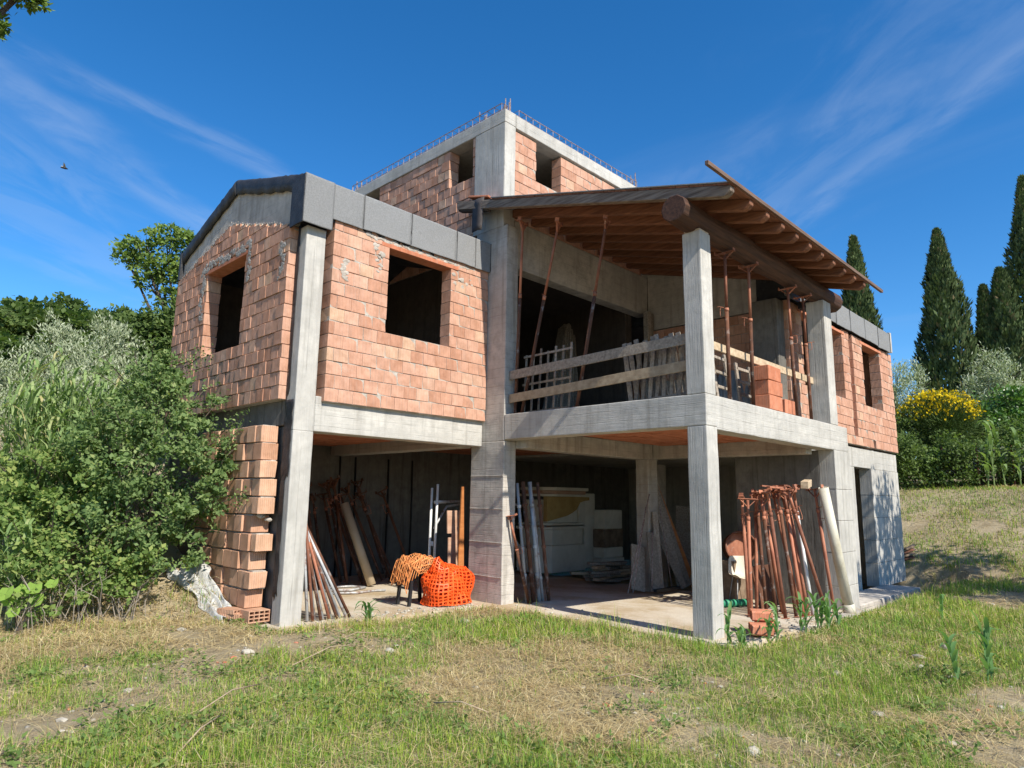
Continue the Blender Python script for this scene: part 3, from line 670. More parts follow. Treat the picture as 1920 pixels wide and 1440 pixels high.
# felt over the verge: a hanging strip each side of the ridge
def drape(name, ptsA, width, x0, m, label):
    """felt folded over the verge edge, with wrinkles"""
    mb = MB(); n = 30; rows = []
    for i in range(n + 1):
        t = i / n; s = t * (len(ptsA) - 1); k = min(int(s), len(ptsA) - 2); f = s - k
        y = ptsA[k][0] * (1 - f) + ptsA[k + 1][0] * f; z = ptsA[k][1] * (1 - f) + ptsA[k + 1][1] * f
        w = width * (1 + .22 * mnoise.noise((i * .33, 2, x0))); b = .018 * mnoise.noise((i * .8, 5, 1))
        rows.append([(x0 + .30, y, z + .02), (x0 + .04, y, z + .025 + b), (x0 + b * .6, y, z - .02), (x0 + .004 + b, y, z - w * .5), (x0 + .02 + b * 1.4, y, z - w), (x0 + .05, y, z - w + .01)])
    vs = [p for r in rows for p in r]; q = len(rows[0])
    fs = [(i * q + j, i * q + j + 1, (i + 1) * q + j + 1, (i + 1) * q + j) for i in range(n) for j in range(q - 1)]
    o = part(name, mb.add(vs, fs), m, H, label, smooth=True); sd = o.modifiers.new('solid', 'SOLIDIFY'); sd.thickness = .006
drape('felt_strip', [(-.09, 6.335), (1.2, 6.70), (2.36, 7.05)], .25, -.14, M_BITUM, 'black felt hanging over the rising verge')
drape('felt_strip', [(2.36, 7.05), (3.5, 6.68), (4.62, 6.30)], .25, -.142, M_BITUM, 'black felt hanging over the falling verge')
part('felt_strip', MB().box(-.15, 4.58, 5.76, .1, 4.66, 6.30), M_BITUM, H)
def felt_panel(x0, x1, y, zb0, zb1, zt0, zt1, m, k):
    mb = MB(); nx_, nz_ = 14, 33; vs = []
    for j in range(nz_ + 1):
        for i in range(nx_ + 1):
            u = i / nx_; v = j / nz_; x = x0 + (x1 - x0) * u
            zb = zb0 + (zb1 - zb0) * u + .012 * mnoise.noise((x * 4, 1, k)); zt = zt0 + (zt1 - zt0) * u
            z = zb + (zt - zb) * v; yy = y - .010 * mnoise.noise((x * 1.6, z * 2, k)) - .005 * mnoise.noise((x * 7, z * 5, k))
            if v > .97: yy += .02 * (v - .97) / .03
            vs.append((x, yy, z))
    q = nx_ + 1; fs = [(j * q + i, j * q + i + 1, (j + 1) * q + i + 1, (j + 1) * q + i) for j in range(nz_) for i in range(nx_)]
    o = part('felt_strip', mb.add(vs, fs), m, H, smooth=True); sd = o.modifiers.new('solid', 'SOLIDIFY'); sd.thickness = .005; sd.offset = -1
    if 3 <= k < 60:
        R2 = random.Random(k); sm = MB(); z = zb1 + .02; e = .006
        while z < zt1 - .03:
            l = R2.uniform(.03, .14); w = R2.uniform(.002, .016) if R2.random() < .4 else .0008; zz2 = min(z + l, zt1 - .01); yo = y - .009 - .001 * R2.random(); sm.add([(x1 - w, yo, z), (x1 + .004, yo, z), (x1 + .004, yo, zz2), (x1 - w * R2.uniform(.3, 1), yo, zz2), (x1 - w, yo + .02, z), (x1 + .004, yo + .02, z), (x1 + .004, yo + .02, zz2), (x1 - w, yo + .02, zz2)], [(0, 1, 2, 3), (0, 4, 5, 1), (1, 5, 6, 2), (2, 6, 7, 3), (3, 7, 4, 0)]); z = zz2
        part('bitumen_seam', sm, M_BITUM, o, kind='stuff')
felt_panel(-.14, .34, -.125, 5.60, 5.60, 6.36, 6.36, M_FELT, 1)
for i, (a, b, d) in enumerate([(.335, .87, .001), (.865, 1.79, -.001), (1.78, 2.78, .001), (2.77, 3.22, -.001), (3.21, 3.60, .001)]):
    felt_panel(a, b, -.115 + d, 5.785 + .01 * (i % 2), 5.79, 6.355, 6.355, M_FELT, i + 3)
part('felt_strip', MB().box(-.152, -.12, 5.60, -.128, .255, 6.34), M_BITUM, H, label='black tarred felt wrapped round the corner')
# right wing felt parapet
for i, (a, b) in enumerate([(8.0, 9.3), (9.295, 10.8), (10.795, 11.7), (11.69, 12.75), (12.74, 13.75), (13.745, 14.78)]):
    felt_panel(a, b, -3.70 + .004 * (i % 2), 5.66 + .02 * math.sin(i * 2.3), 5.655, 6.18, 6.18, M_FELT, i + 20)
con('parapet_post', 14.80, -3.70, 5.68, 14.92, -3.5, 6.22, GREY and M_CON_V, bev=.006)
part('roof_slab', MB().prism([(-3.64, 5.70), (-3.64, 6.16), (-1.0, 6.9), (4.7, 6.2), (4.7, 5.7)], 'x', 8.32, 14.79), M_BITUM, H)
con('side_wall', 14.75, -3.37, 3.05, 14.99, 4.6, 5.7, M_BRICK, bev=0); con('rear_wall', 8.35, 4.62, 3.05, 14.75, 4.86, 5.7, M_CON_H)
# -- porch roof
RS = .268; RY0 = -4.95
def rb(y): return 5.635 + RS * (y - RY0)
MR = Matrix
for i in range(11):
    x = (3.325 if i == 0 else 3.365 + i * .523); y1 = .48 if i == 0 else -.42
    # profile along the slope with a sawn nose
    p0, p1 = RY0, y1
    poly = [(p0 + .10, rb(p0 + .10)), (p1, rb(p1)), (p1, rb(p1) + .155), (p0, rb(p0) + .155), (p0, rb(p0) + .085), (p0 + .05, rb(p0 + .05) + .03)]
    o = part('rafter', MB().prism(poly, 'x', x - .055, x + .055), M_VERGE if i == 0 else M_RAFT, H, label='weathered grey verge rafter' if i == 0 else None, bevel=.006)
yy = RY0 - .02; k = 0
while yy < -.46:
    w = .205; z0 = rb(yy) + .158; z1 = rb(yy + w - .008) + .158; x0 = 3.262 + random.uniform(-.008, .012); x1 = 8.70 + random.uniform(-.03, .05)
    poly = [(yy, z0), (yy + w - .008, z1), (yy + w - .008, z1 + .024), (yy, z0 + .024)]
    part('roof_board', MB().prism(poly, 'x', x0, x1), M_DECK, H); yy += w; k += 1
poly = [(RY0 - .03, rb(RY0 - .03) + .185), (.30, rb(.30) + .185), (.30, rb(.30) + .20), (RY0 - .03, rb(RY0 - .03) + .20)]
part('roof_felt', MB().prism([(p if p[0] < 0 else (-.44, p[1] - RS * .74)) for p in poly], 'x', 3.245, 8.73), M_FELT, H)
part('roof_felt', MB().prism([(-.44, rb(-.44) + .158), (.5, rb(.5) + .158), (.5, rb(.5) + .175), (-.44, rb(-.44) + .175)], 'x', 3.29, 3.595), M_FELTB, H)
part('eave_board', MB().prism([(RY0 - .05, 5.80), (RY0 + .0, 5.805), (RY0 + .0, 5.865), (RY0 - .05, 5.86)], 'x', 2.60, 9.55), M_EAVE, H, label='long weathered board along the eave, overshooting at both ends', bevel=.004)
def log(name, a, b, r, n=10):
    a = Vector(a); b = Vector(b); pts = [a.lerp(b, t) for t in np.linspace(0, 1, 14)]
    pts = [p + Vector((0, .012 * math.sin(i * 1.3), .010 * math.cos(i * 1.7))) for i, p in enumerate(pts)]
    return part(name, MB().tube(pts, [r * (1 + .03 * math.sin(i * 2.1)) for i in range(14)], n), M_LOG, H, smooth=False, bevel=.012)
log('log_beam', (3.16, -4.17, 5.66), (9.15, -4.17, 5.66), .195, 10)
part('packing', MB().box(3.62, -4.30, 5.455, 3.88, -4.06, 5.49), M_PLANK, H)
for x, y in ((8.18, -.56), (8.02, -.60)): part('timber_post', MB().box(x - .07, y - .06, 3.12, x + .07, y + .06, 5.9), M_OLDW, H, bevel=.006)
# felt wrapped rafter end past the tower corner and its hanging flap
o = part('felt_wrap', MB().prism([(-.30, rb(-.30) - .03), (.50, rb(.50) - .03), (.50, rb(.5) + .18), (-.30, rb(-.30) + .18)], 'x', 3.295, 3.435), M_FELTB, H, bevel=.02)
mb = MB(); n = 7; vs = []
for j in range(n):
    t = j / (n - 1); z = rb(-.1) + .19 - t * .62
    for (x, y) in ((3.288, -.24 + .05 * t), (3.27 - .012 * t, -.12), (3.283, .06)): vs.append((x - .006 * mnoise.noise((t * 4, y * 5, 0)), y, z + .02 * mnoise.noise((y * 9, 0, 0))))
mb.add(vs, [(j * 3 + i, j * 3 + i + 1, (j + 1) * 3 + i + 1, (j + 1) * 3 + i) for j in range(n - 1) for i in range(2)])
o = part('felt_flap', mb, M_FELTB, H, smooth=True); sd = o.modifiers.new('solid', 'SOLIDIFY'); sd.thickness = .008
# black felt at the right end of the log
part('felt_flap', MB().box(8.62, -4.02, 5.52, 8.95, -3.7, 5.66), M_BITUM, H)
# -- rebar on the tower
def girder(a, b, h=.16, w=.10):
    a = Vector(a); b = Vector(b); n = int((b - a).length / .2); mb = MB(); t = (b - a).normalized(); s = Vector((t.y, -t.x, 0)) * w
    mb.tube([a + Vector((0, 0, h)), b + Vector((0, 0, h))], .009, 5); mb.tube([a + s + Vector((0, 0, h)), b + s + Vector((0, 0, h))], .009, 5)
    for i in range(n + 1):
        p = a.lerp(b, i / n) + Vector((0, 0, R_.uniform(-.01, .01))); mb.tube([p - Vector((0, 0, .03)), p + Vector((0, 0, h)), p + s + Vector((0, 0, h)), p + s - Vector((0, 0, .03))], .008, 4)
    return mb
part('rebar_cage', girder((3.63, -.30, 8.945), (3.63, 4.8, 8.945), .17, .15), M_BAR, H); part('rebar_cage', girder((4.0, -.40, 8.935), (8.0, -.40, 8.935), .15, -.15), M_BAR, H)
def stubs(x0, y0, x1, y1, z, n, hs):
    for i in range(n):
        x = R_.uniform(x0, x1); y = R_.uniform(y0, y1); h = R_.uniform(*hs)
        part('rebar', MB().tube([(x, y, z - .05), (x + R_.uniform(-.012, .012), y, z + h)], .011, 5), M_BAR, H)
stubs(3.64, -.40, 3.86, -.15, 8.94, 7, (.22, .42)); stubs(3.64, .1, 3.8, .5, 8.94, 5, (.12, .34)); stubs(3.64, 4.55, 3.8, 5.0, 8.94, 8, (.12, .32)); stubs(7.85, -.40, 8.08, -.15, 8.93, 7, (.22, .42))
# ================================================================ the loose brick wall at the left corner
BW = thing('hollow_brick_wall', 'short stepped wall of ridged pale hollow bricks beside the left corner column', 'brick wall', (-.12, .45, 0))
SB = []; z = .20; R = random.Random(11); 
core = MB()
for k in range(10):
    y0 = .30 + [.20, .09, .22, .06, .21, .02, .05, .03, .08, .12][k]; n = 9 if z > .7 else 7; y = y0
    for i in range(n):
        w = .245 if not (i == 0 and k % 2) else .16
        if z + .12 < gzs(-.3, y + .1) - .25: break
        SB.append(((-.135 + R.uniform(-.024, .020), y + w / 2, z + .12), (w - R.uniform(.005, .022), .25, .228 + R.uniform(-.008, .008)), R.uniform(-.045, .045)))
        y += w
    core.box(-.23, y0 + .02, z + .01, -.04, y - .02, z + .245)
    z += .25
part('mortar', core, M_MORTAR, BW)
for i, (p, s, a) in enumerate(SB):
    o = bpy.data.objects.new('brick', PROTO2[i % 5]); COL.objects.link(o); o.parent = BW
    o.location = Vector(p) - Vector(BW.location); o.rotation_euler = (0, 0, PI / 2 + a); o.scale = (s[0] / .243, s[1] / .25, s[2] / .19)
pts = [(.55 + R.uniform(0, .5), .45 + .25 * R.randrange(1, 9)) for i in range(12)]
def blob(c, r, seed, squash=.6, n=9):
    mb = MB(); bm = bmesh.new(); bmesh.ops.create_icosphere(bm, subdivisions=2, radius=r)
    for v in bm.verts:
        v.co *= 1 + .38 * mnoise.noise(v.co / r * 1.3 + Vector((seed, 0, 0))); v.co.z *= squash
    bm.verts.ensure_lookup_table(); mb.add([v.co + Vector(c) for v in bm.verts], [tuple(x.index for x in f.verts) for f in bm.faces]); bm.free(); return mb
for c, r in (((-.07, .40, 2.18), .05), ((-.15, .45, 1.43), .06), ((-.05, .42, 1.38), .05), ((-.16, .9, 1.44), .05)):
    part('mortar_lump', blob(c, r, c[2] * 9), M_MORTAR, BW)
# perforated flat tiles at its foot
def perforated(name, label, loc, rz, sx, sy, sz, nx_, nz_, group=None, m=None, layers=None):
    """clay unit with open cells showing on its end"""
    t = thing(name, label, 'brick', loc, group); t.rotation_euler = (0, 0, rz); mb = MB(); w = .012
    for i in range(nx_ + 1):
        x = -sx / 2 + (sx - w) * i / nx_; mb.box(x, -sy / 2, .0, x + w, sy / 2, sz)
    for j in range(nz_ + 1):
        z = (sz - w) * j / nz_
        for i in range(nx_):
            xa = -sx / 2 + (sx - w) * i / nx_ + w; xb = -sx / 2 + (sx - w) * (i + 1) / nx_; mb.box(xa, -sy / 2 + .001, z, xb, sy / 2 - .001, z + w)
    part('shell', mb, m or M_BRICK2, t, off=None); return t
perforated('perforated_brick', 'flat perforated clay unit lying under the right end of the stepped brick wall', (-.16, .42, .04), .03, .30, .30, .155, 4, 3)
perforated('perforated_brick', 'broken perforated clay slab half under the dusty white sheet', (-.34, .62, .08), .45, .22, .34, .06, 4, 1)
perforated('perforated_brick', 'thin perforated clay slab lying on the broken one by the white sheet', (-.36, .66, .142), .30, .22, .32, .055, 4, 1)

# ================================================================ steel props
def make_prop(name, L, split, label, cat='steel prop', group=None, m=M_RUST, head='fork'):
    t = thing(name, label, cat, (0, 0, 0), group); w = .075
    part('base_plate', MB().box(-.06, -.06, 0, .06, .06, .008), m, t, off=None)
    part('outer_tube', MB().tube([(0, 0, .005), (0, 0, L * split)], .029, 10), m, t, off=None, smooth=True)
    part('inner_tube', MB().tube([(0, 0, L * split - .05), (0, 0, L - .04)], .0225, 10), m, t, off=None, smooth=True)
    mb = MB().tube([(0, 0, L * split - .07), (0, 0, L * split - .005)], .0325, 10)
    part('collar', mb, m, t, off=None, smooth=True)
    z = L * split - .05; h = MB()
    h.tube([(.03, 0, z + .06), (.09, .02, z + .07), (.095, .02, z - .06), (.085, .015, z - .12), (.03, 0, z - .11)], .006, 5)
    h.tube([(-.03, 0, z + .05), (.03, .0, z + .06), (.06, .06, z + .07), (.10, .08, z + .08), (.13, .05, z + .07)], .006, 5)
    part('handle', h, m, t, off=None)
    hd = MB()
    if head == 'fork':
        hd.box(-.16, -.035, L - .012, .16, .035, L)
        for s in (-1, 1):
            hd.bar((0, 0, L - .15), (s * .13, 0, L - .012), .012, .03, (0, 1, 0)); hd.bar((s * .15, 0, L), (s * .15, 0, L + .05), .07, .006, (1, 0, 0))
        hd.bar((0, 0, L - .05), (0, 0, L - .01), .04, .04, (0, 1, 0))
    else: hd.box(-.07, -.07, L - .012, .07, .07, L)
    part('head', hd, m, t, off=None); return t
LONG = make_prop('steel_prop', 3.0, .62, 'tall rusty prop standing close to the brown pier on the porch')
SHORT = make_prop('steel_prop', 1.95, .84, 'rust red prop on the far left of the leaning bundle')
_used = {}
def put_prop(src, L, a, b, spin, label, group=None, mats=None):
    if src.name not in _used: o = src; _used[src.name] = 1
    else: o = copy_tree(src)
    o['label'] = label
    if group: o['group'] = group
    elif 'group' in o: del o['group']
    orient(o, a, b, spin, 3.0 if src is LONG else 1.95)
    if mats:
        for ch in o.children:
            if ch.name.split('.')[0] in mats:
                ch.data = ch.data.copy(); ch.data.materials[0] = mats[ch.name.split('.')[0]]
    return o
GP = 'steel props holding up the porch roof'
put_prop(LONG, 3.0, (3.78, -.62, 3.16), (3.75, -.78, 6.62), .5, 'rusty prop nearest the brown pier on the porch', GP, dict(outer_tube=M_RUSTD))
put_prop(LONG, 3.0, (3.76, -.80, 3.16), (3.75, -1.62, 6.37), .5, 'spattered rusty prop leaning second from the brown pier', GP, dict(outer_tube=M_RUSTD))
put_prop(LONG, 3.0, (3.76, -2.00, 3.16), (3.75, -2.62, 6.12), .5, 'rusty prop leaning in the middle of the two railing planks', GP, dict(outer_tube=M_RUSTD))
put_prop(LONG, 2.25, (4.60, -4.17, 3.155), (4.62, -4.17, 5.44), 0, 'red prop just right of the porch corner column', GP)
put_prop(LONG, 2.25, (5.38, -4.17, 3.155), (5.42, -4.17, 5.44), 0, 'red prop left of the stack of orange blocks on the porch', GP)
put_prop(LONG, 2.25, (7.05, -4.17, 3.155), (6.95, -4.17, 5.44), 0, 'red prop right of the stack of orange blocks on the porch', GP)
put_prop(LONG, 2.25, (7.70, -4.17, 3.155), (7.62, -4.17, 5.44), 0, 'dull prop nearest the right porch column', GP, dict(outer_tube=M_RUSTD))
# bundle of short props at the right pier
GB = 'props leaning together by the right pier'
bundle = [
 ((5.95, -3.72), (6.25, -3.60, 1.78), 'rust red prop, outermost on the left of the leaning bundle', None),
 ((6.10, -3.62), (6.42, -3.42, 1.80), None, None),
 ((6.35, -3.95), (6.55, -3.70, 1.80), 'white spattered prop behind the left edge of the bundle', 'd'),
 ((6.28, -4.12), (6.30, -3.92, 1.88), 'pinkish red prop standing upright left of the middle of the bundle', None),
 ((6.62, -4.15), (6.85, -3.85, 1.92), None, 'd'),
 ((6.78, -4.20), (7.00, -3.90, 1.93), None, None),
 ((7.22, -4.42), (6.78, -4.05, 1.95), 'prop crossing diagonally in front of the bundle', None),
 ((7.42, -4.46), (7.52, -4.22, 1.97), 'bright rust prop, outermost on the right of the bundle', None),
 ((6.98, -4.20), (7.22, -3.85, 1.93), None, None),
 ((7.05, -4.25), (7.12, -4.02, 1.90), 'prop with a white painted upper half in the bundle', 'w'),
 ((6.50, -3.72), (6.75, -3.52, 1.86), None, 'd'), ((6.85, -3.85), (6.90, -3.55, 1.88), None, None), ((7.25, -4.05), (7.35, -3.72, 1.90), None, None), ((6.62, -3.50), (7.0, -3.40, 1.84), None, None),
 ((7.15, -3.70), (6.7, -3.62, 1.9), None, None), ((7.4, -3.9), (7.0, -3.7, 1.93), None, None)]
for i, (f, t, lab, k) in enumerate(bundle):
    mats = {'d': dict(outer_tube=M_RUSTD), 'w': dict(outer_tube=M_WHITE)}.get(k)
    a = Vector((f[0], f[1], fz(f[0]) + .004))
    put_prop(SHORT, 1.95, a, t, .3 + i * 1.1, lab or 'short rust red prop standing in the leaning bundle beside the right pier', GB, mats)
# heap of prop heads and bars lying on top of the bundle
R = random.Random(3)
for i in range(9):
    x = 6.25 + i * .15; y = -3.95 + R.uniform(-.25, .2); l = R.uniform(.3, .6); q = R.uniform(-.6, .6); z = 1.96 + .02 * (i % 3)
    single('steel_bar', MB().box(-l / 2, -.03, -.012, l / 2, .03, .012, Matrix.Translation((0, 0, 0)) @ Matrix.Rotation(q, 4, 'Z') @ Matrix.Rotation(R.uniform(-.12, .12), 4, 'Y')), M_RUST, 'flat rusty bar lying loose on top of the leaning prop bundle', 'steel bar', 'loose bars on the prop bundle', loc=None).location = (x, y, z)
o = single('wood_block', MB().box(-.27, -.06, -.06, .27, .06, .06), M_PLANK, 'pale timber offcut lying on top of the prop bundle', 'timber', bevel=.004); o.location = (7.42, -4.12, 2.05); o.rotation_euler = (.05, -.10, .25)
# cream pipe with socket
t = thing('drain_pipe', 'thick cream plastic pipe with a socket leaning on the right pier', 'pipe', (7.86, -4.55, fz(7.9)))
a = Vector((7.86, -4.55, fz(7.9) + .0)); b = Vector((7.42, -4.40, 1.99))
part('pipe_barrel', MB().pipe(a.lerp(b, .06), b, .082, .006, 20), M_PVCC, t, smooth=True)
part('socket', MB().pipe(a, a.lerp(b, .085), .098, .01, 20), M_PVCC, t, smooth=True)
# pipe end torn
# ================================================================ things on the porch
def plank(name, a, b, w, h, m, label, up=(0, 0, 1), cat='plank', group=None, bevel=.003):
    a = Vector(a); return single(name, MB().bar(a, b, w, h, up), m, label, cat, group, loc=a, bevel=bevel)
GRAIL = 'railing planks round the porch'
plank('railing_plank', (3.70, -.56, 3.84), (3.70, -4.03, 3.96), .03, .155, M_OLDW, 'upper railing plank on the shaded side of the porch', group=GRAIL)
plank('railing_plank', (3.70, -.56, 3.43), (3.70, -4.03, 3.58), .03, .15, M_PLANK, 'lower, paler railing plank on the shaded side of the porch', group=GRAIL)
plank('railing_plank', (3.92, -4.05, 3.98), (8.5, -4.03, 3.98), .03, .12, M_PLANK, 'railing plank along the sunlit front of the porch', group=GRAIL)
def grid_panel(name, label, o, u, v, nu, nv, su, sv, r=.022, jit=.0, group=None, cat='slatted panel', uw=.05, ut=.018, m=M_OLDW, cross=3):
    """wooden panel: slats along v, spaced along u, nailed on battens"""
    o = Vector(o); u = Vector(u).normalized(); v = Vector(v).normalized(); n = u.cross(v)
    t = thing(name, label, cat, o, group); R = random.Random(int(su * 1000 + nu))
    for i in range(nu):
        p = o + u * (su * i / (nu - 1)) + v * R.uniform(-.03, .05); q = p + v * sv + u * R.uniform(-jit, jit)
        part('slat', MB().bar(p, q, ut, uw, u), m, t)
    for j in range(cross):
        p = o + v * (sv * (.06 + .88 * j / max(1, cross - 1))) + n * .02 - u * .04; part('batten', MB().bar(p, p + u * (su + .08), .02, .035, v), m, t)
    return t
grid_panel('slatted_panel', 'grey open slatted panel leaning near the brown pier behind the railing', (4.0, -.62, 3.14), (0, -1, .02), (-.02, -.07, 1), 7, 1, 1.02, 1.12, uw=.035, group='slatted panels on the porch')
grid_panel('slatted_panel', 'close slatted grey panel leaning by the porch corner column behind the railing', (4.02, -2.86, 3.14), (0, -1, .04), (-.03, .12, 1), 10, 1, 1.12, .98, uw=.075, jit=.04, group='slatted panels on the porch')
grid_panel('slatted_panel', 'short piece of grey slatted panel leaning askew over the close one', (3.95, -2.98, 3.14), (0, -1, .05), (-.02, -.10, 1), 9, 1, .98, .86, uw=.06, jit=.05, cross=2, group='slatted panels on the porch')
def ladder(name, label, o, u, v, w, L, n, group, m=M_OLDW):
    o = Vector(o); u = Vector(u).normalized(); v = Vector(v).normalized(); t = thing(name, label, 'ladder', o, group)
    for s in (0, w): part('stile', MB().bar(o + u * s, o + u * s + v * L, .03, .08, u), m, t)
    for i in range(n):
        p = o + v * (L * (i + .6) / n); part('rung', MB().bar(p, p + u * w, .03, .045, v), m, t)
    return t
GL = 'wooden ladders behind the front railing'
ladder('wooden_ladder', 'tall grey wooden ladder standing just right of the porch corner column', (4.45, -3.75, 3.13), (1, .1, 0), (-.02, .08, 1), .62, 1.62, 7, GL)
ladder('wooden_ladder', 'shorter wooden ladder left of the orange block stack', (5.15, -3.72, 3.13), (1, .06, 0), (-.03, .10, 1), .50, .98, 4, GL)
ladder('wooden_ladder', 'low wooden ladder half hidden behind the orange block stack', (5.9, -3.74, 3.13), (1, 0, 0), (.0, .1, 1), .48, .88, 4, GL)
ladder('wooden_ladder', 'low wooden ladder right of the orange block stack', (6.95, -3.78, 3.13), (1, 0, 0), (.02, .1, 1), .55, .80, 4, GL)
GS = 'orange blocks stacked on the porch edge'
for i, (dx_, rz) in enumerate([(0, .02), (.012, -.03), (-.01, .03)]):
    lab = ['bottom orange block of the stack on the porch edge', 'middle orange block of the stack on the porch edge', 'top orange block of the stack, its ridged side to the front'][i]
    single('clay_block', MB().box(-.25, -.15, -.115, .25, .15, .115), M_TERRA, lab, 'clay block', GS, bevel=.008).matrix_world = Matrix.Translation((5.92 + dx_, -4.15, 3.155 + .118 + i * .236)) @ Matrix.Rotation(rz, 4, 'Z')
for i in range(3):
    o = single('clay_block', MB().box(-.06, -.13, -.115, .06, .13, .115), M_TERRA, 'short orange block standing on edge right of the block stack', 'clay block', 'blocks on edge on the porch', bevel=.006); o.location = (6.36 + .135 * i, -4.16, 3.155 + .117); o.rotation_euler = (0, 0, .05 * (i - 1))
# corrugated sheets
def corrugated(label, o, w, h, lean, rz):
    n = 40; vs = []; t = .006
    for j in (0, 1):
        for i in range(n + 1): vs.append((w * i / n, .022 * math.sin(i / n * 2 * PI * 6) + lean * j * h, h * j))
    fs = [(i, i + 1, n + 2 + i, n + 1 + i) for i in range(n)]
    ob = single('corrugated_sheet', MB().add(vs, fs), M_CORR, label, 'roofing sheet', 'roofing sheets on the porch', smooth=True); ob.location = o; ob.rotation_euler = (0, 0, rz)
    sd = ob.modifiers.new('solid', 'SOLIDIFY'); sd.thickness = .007
corrugated('grey corrugated sheet standing against the end wall inside the porch', (8.1, -2.2, 3.13), .9, 1.25, .1, -1.35)
corrugated('second corrugated sheet slid behind the first inside the porch', (8.0, -1.5, 3.13), .9, 1.15, .1, -1.4)
o = single('concrete_panel_sheet', MB().box(0, 0, 0, .9, .03, 1.15), M_OLDW, 'flat grey sheet leaning left of the corrugated sheets', 'sheet'); o.location = (7.7, -.9, 3.13); o.rotation_euler = (-.15, 0, -1.3)
# long planks leaning inside the upper room
for i in range(6):
    plank('long_board', (6.2 + i * .17, 0.9 - i * .05, 3.14), (8.2 + i * .06 - .5, 1.6, 5.85 + .05 * i), .03, .22, M_OLDW, 'long grey board leaning inside the dark upper room behind the railing', up=(0, 1, .2), cat='board', group='boards leaning in the upper room')
# clay tile on the verge
o = single('clay_tile', MB().box(-.16, -.26, 0, .16, .26, .035), M_TERRA, 'single orange clay tile lying at the top of the porch verge', 'tile', bevel=.006); o.location = (3.44, -.06, rb(-.06) + .21); o.rotation_euler = (math.atan(RS), .10, .08)
# ================================================================ left bay
def polyline_tube(name, pts, r, m, label, cat, n=8, group=None): return single(name, MB().tube(pts, r, n), m, label, cat, group, smooth=True, loc=Vector(pts[0]))
PIPES = [((.46, .10), 1.46, (.40, .30), 'g'), ((.52, .06), 1.42, (.41, .27), 'r'), ((.58, .12), 1.40, (.40, .33), 'g'), ((.64, .05), 1.44, (.39, .27), 'd'), ((.70, .10), 1.30, (.40, .29), 'g'),
         ((.76, .03), 1.40, (.40, .30), 'r'), ((.82, .08), 1.45, (.41, .28), 'g'), ((.88, .02), 1.38, (.40, .27), 'd'), ((.95, .06), 1.46, (.39, .31), 'g'), ((1.02, .0), 1.43, (.40, .28), 'g'), ((1.10, .04), 1.47, (.38, .27), 'd')]
for i, (f, h, tp, k) in enumerate(PIPES):
    col = {'g': ('galvanised', M_GALV), 'r': ('bright rusty', M_RUST), 'd': ('dark rusty', M_RUSTD)}[k]
    lab = f'{col[0]} steel tube in the fan of tubes leaning on the left corner column'
    if i == 10: lab = 'dark rusty tube, outermost on the right of the fan by the corner column'
    if i == 0: lab = 'galvanised tube closest to the foot of the left corner column'
    single('steel_tube', MB().pipe((f[0], f[1], .01), (tp[0] + .02 * (i % 3), tp[1] + .012 * i, h), .022, .004, 10), col[1], lab, 'steel tube', 'tubes leaning on the left corner column', smooth=True)
for i in range(20):
    x = 1.5 + .165 * i + .05 * math.sin(i * 3); y = 3.45 + .30 * math.sin(i * 1.9)
    hgt = 1.75 + .16 * math.sin(i * 2.3) + (.15 if i > 8 else 0)
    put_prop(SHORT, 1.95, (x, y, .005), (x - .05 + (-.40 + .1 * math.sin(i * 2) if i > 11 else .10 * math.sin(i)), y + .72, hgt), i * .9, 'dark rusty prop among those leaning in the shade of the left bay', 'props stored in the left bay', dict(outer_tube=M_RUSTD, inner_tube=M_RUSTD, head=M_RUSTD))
single('drain_pipe', MB().pipe((3.30, 2.72, .03), (2.92, 3.25, 1.58), .085, .006, 20), M_PVCB, 'beige plastic pipe leaning in the left bay before the dark props', 'pipe', smooth=True)
for i, (p, r) in enumerate([([(2.2, 2.6, .03), (2.6, 2.35, .03), (3.0, 2.5, .03), (2.9, 2.8, .03), (2.5, 2.9, .04), (2.25, 2.6, .05)], .022), ([(2.1, 2.2, .03), (2.5, 2.0, .025), (2.9, 2.05, .025), (3.1, 1.98, .025)], .02)]):
    polyline_tube('hose', p, r, M_GALV, ['grey hose coiled on the floor of the left bay', 'pale hose lying straight on the sunlit floor of the left bay'][i], 'hose')
for x in (3.6, 4.0, 4.9, 5.6): polyline_tube('cable_conduit', [(x, 4.57, 0), (x + .01, 4.565, 1.3), (x - .015, 4.57, 2.6)], .02, M_BLACK, 'black vertical conduit on the rear wall of the left bay', 'conduit', 8, 'conduits on the rear wall')
# white scaffold frame
t = thing('scaffold', 'white painted scaffold frame standing behind the orange net', 'scaffold', (3.52, 1.2, 0))
part('post', MB().tube([(3.50, 1.25, .0), (3.52, 1.25, 1.90)], .024, 10), M_WHITE, t, smooth=True); part('post', MB().tube([(3.545, 1.15, .45), (3.60, 1.18, 1.97)], .024, 10), M_WHITE, t, smooth=True)
part('crossbar', MB().tube([(3.58, 1.2, 1.64), (4.5, 1.5, 1.66)], .024, 10), M_GALV, t, smooth=True); part('spigot', MB().tube([(3.56, 1.2, 1.64), (3.90, 1.30, 1.645)], .03, 10), M_WHITE, t, smooth=True)
part('brace', MB().tube([(3.56, 1.2, 1.16), (3.72, 1.25, 1.33), (3.95, 1.32, 1.56), (4.4, 1.47, 1.60)], .02, 8), M_GALV, t, smooth=True)
part('clamp', MB().tube([(3.53, 1.22, .85), (3.54, 1.22, .93)], .034, 8), M_WHITE, t)
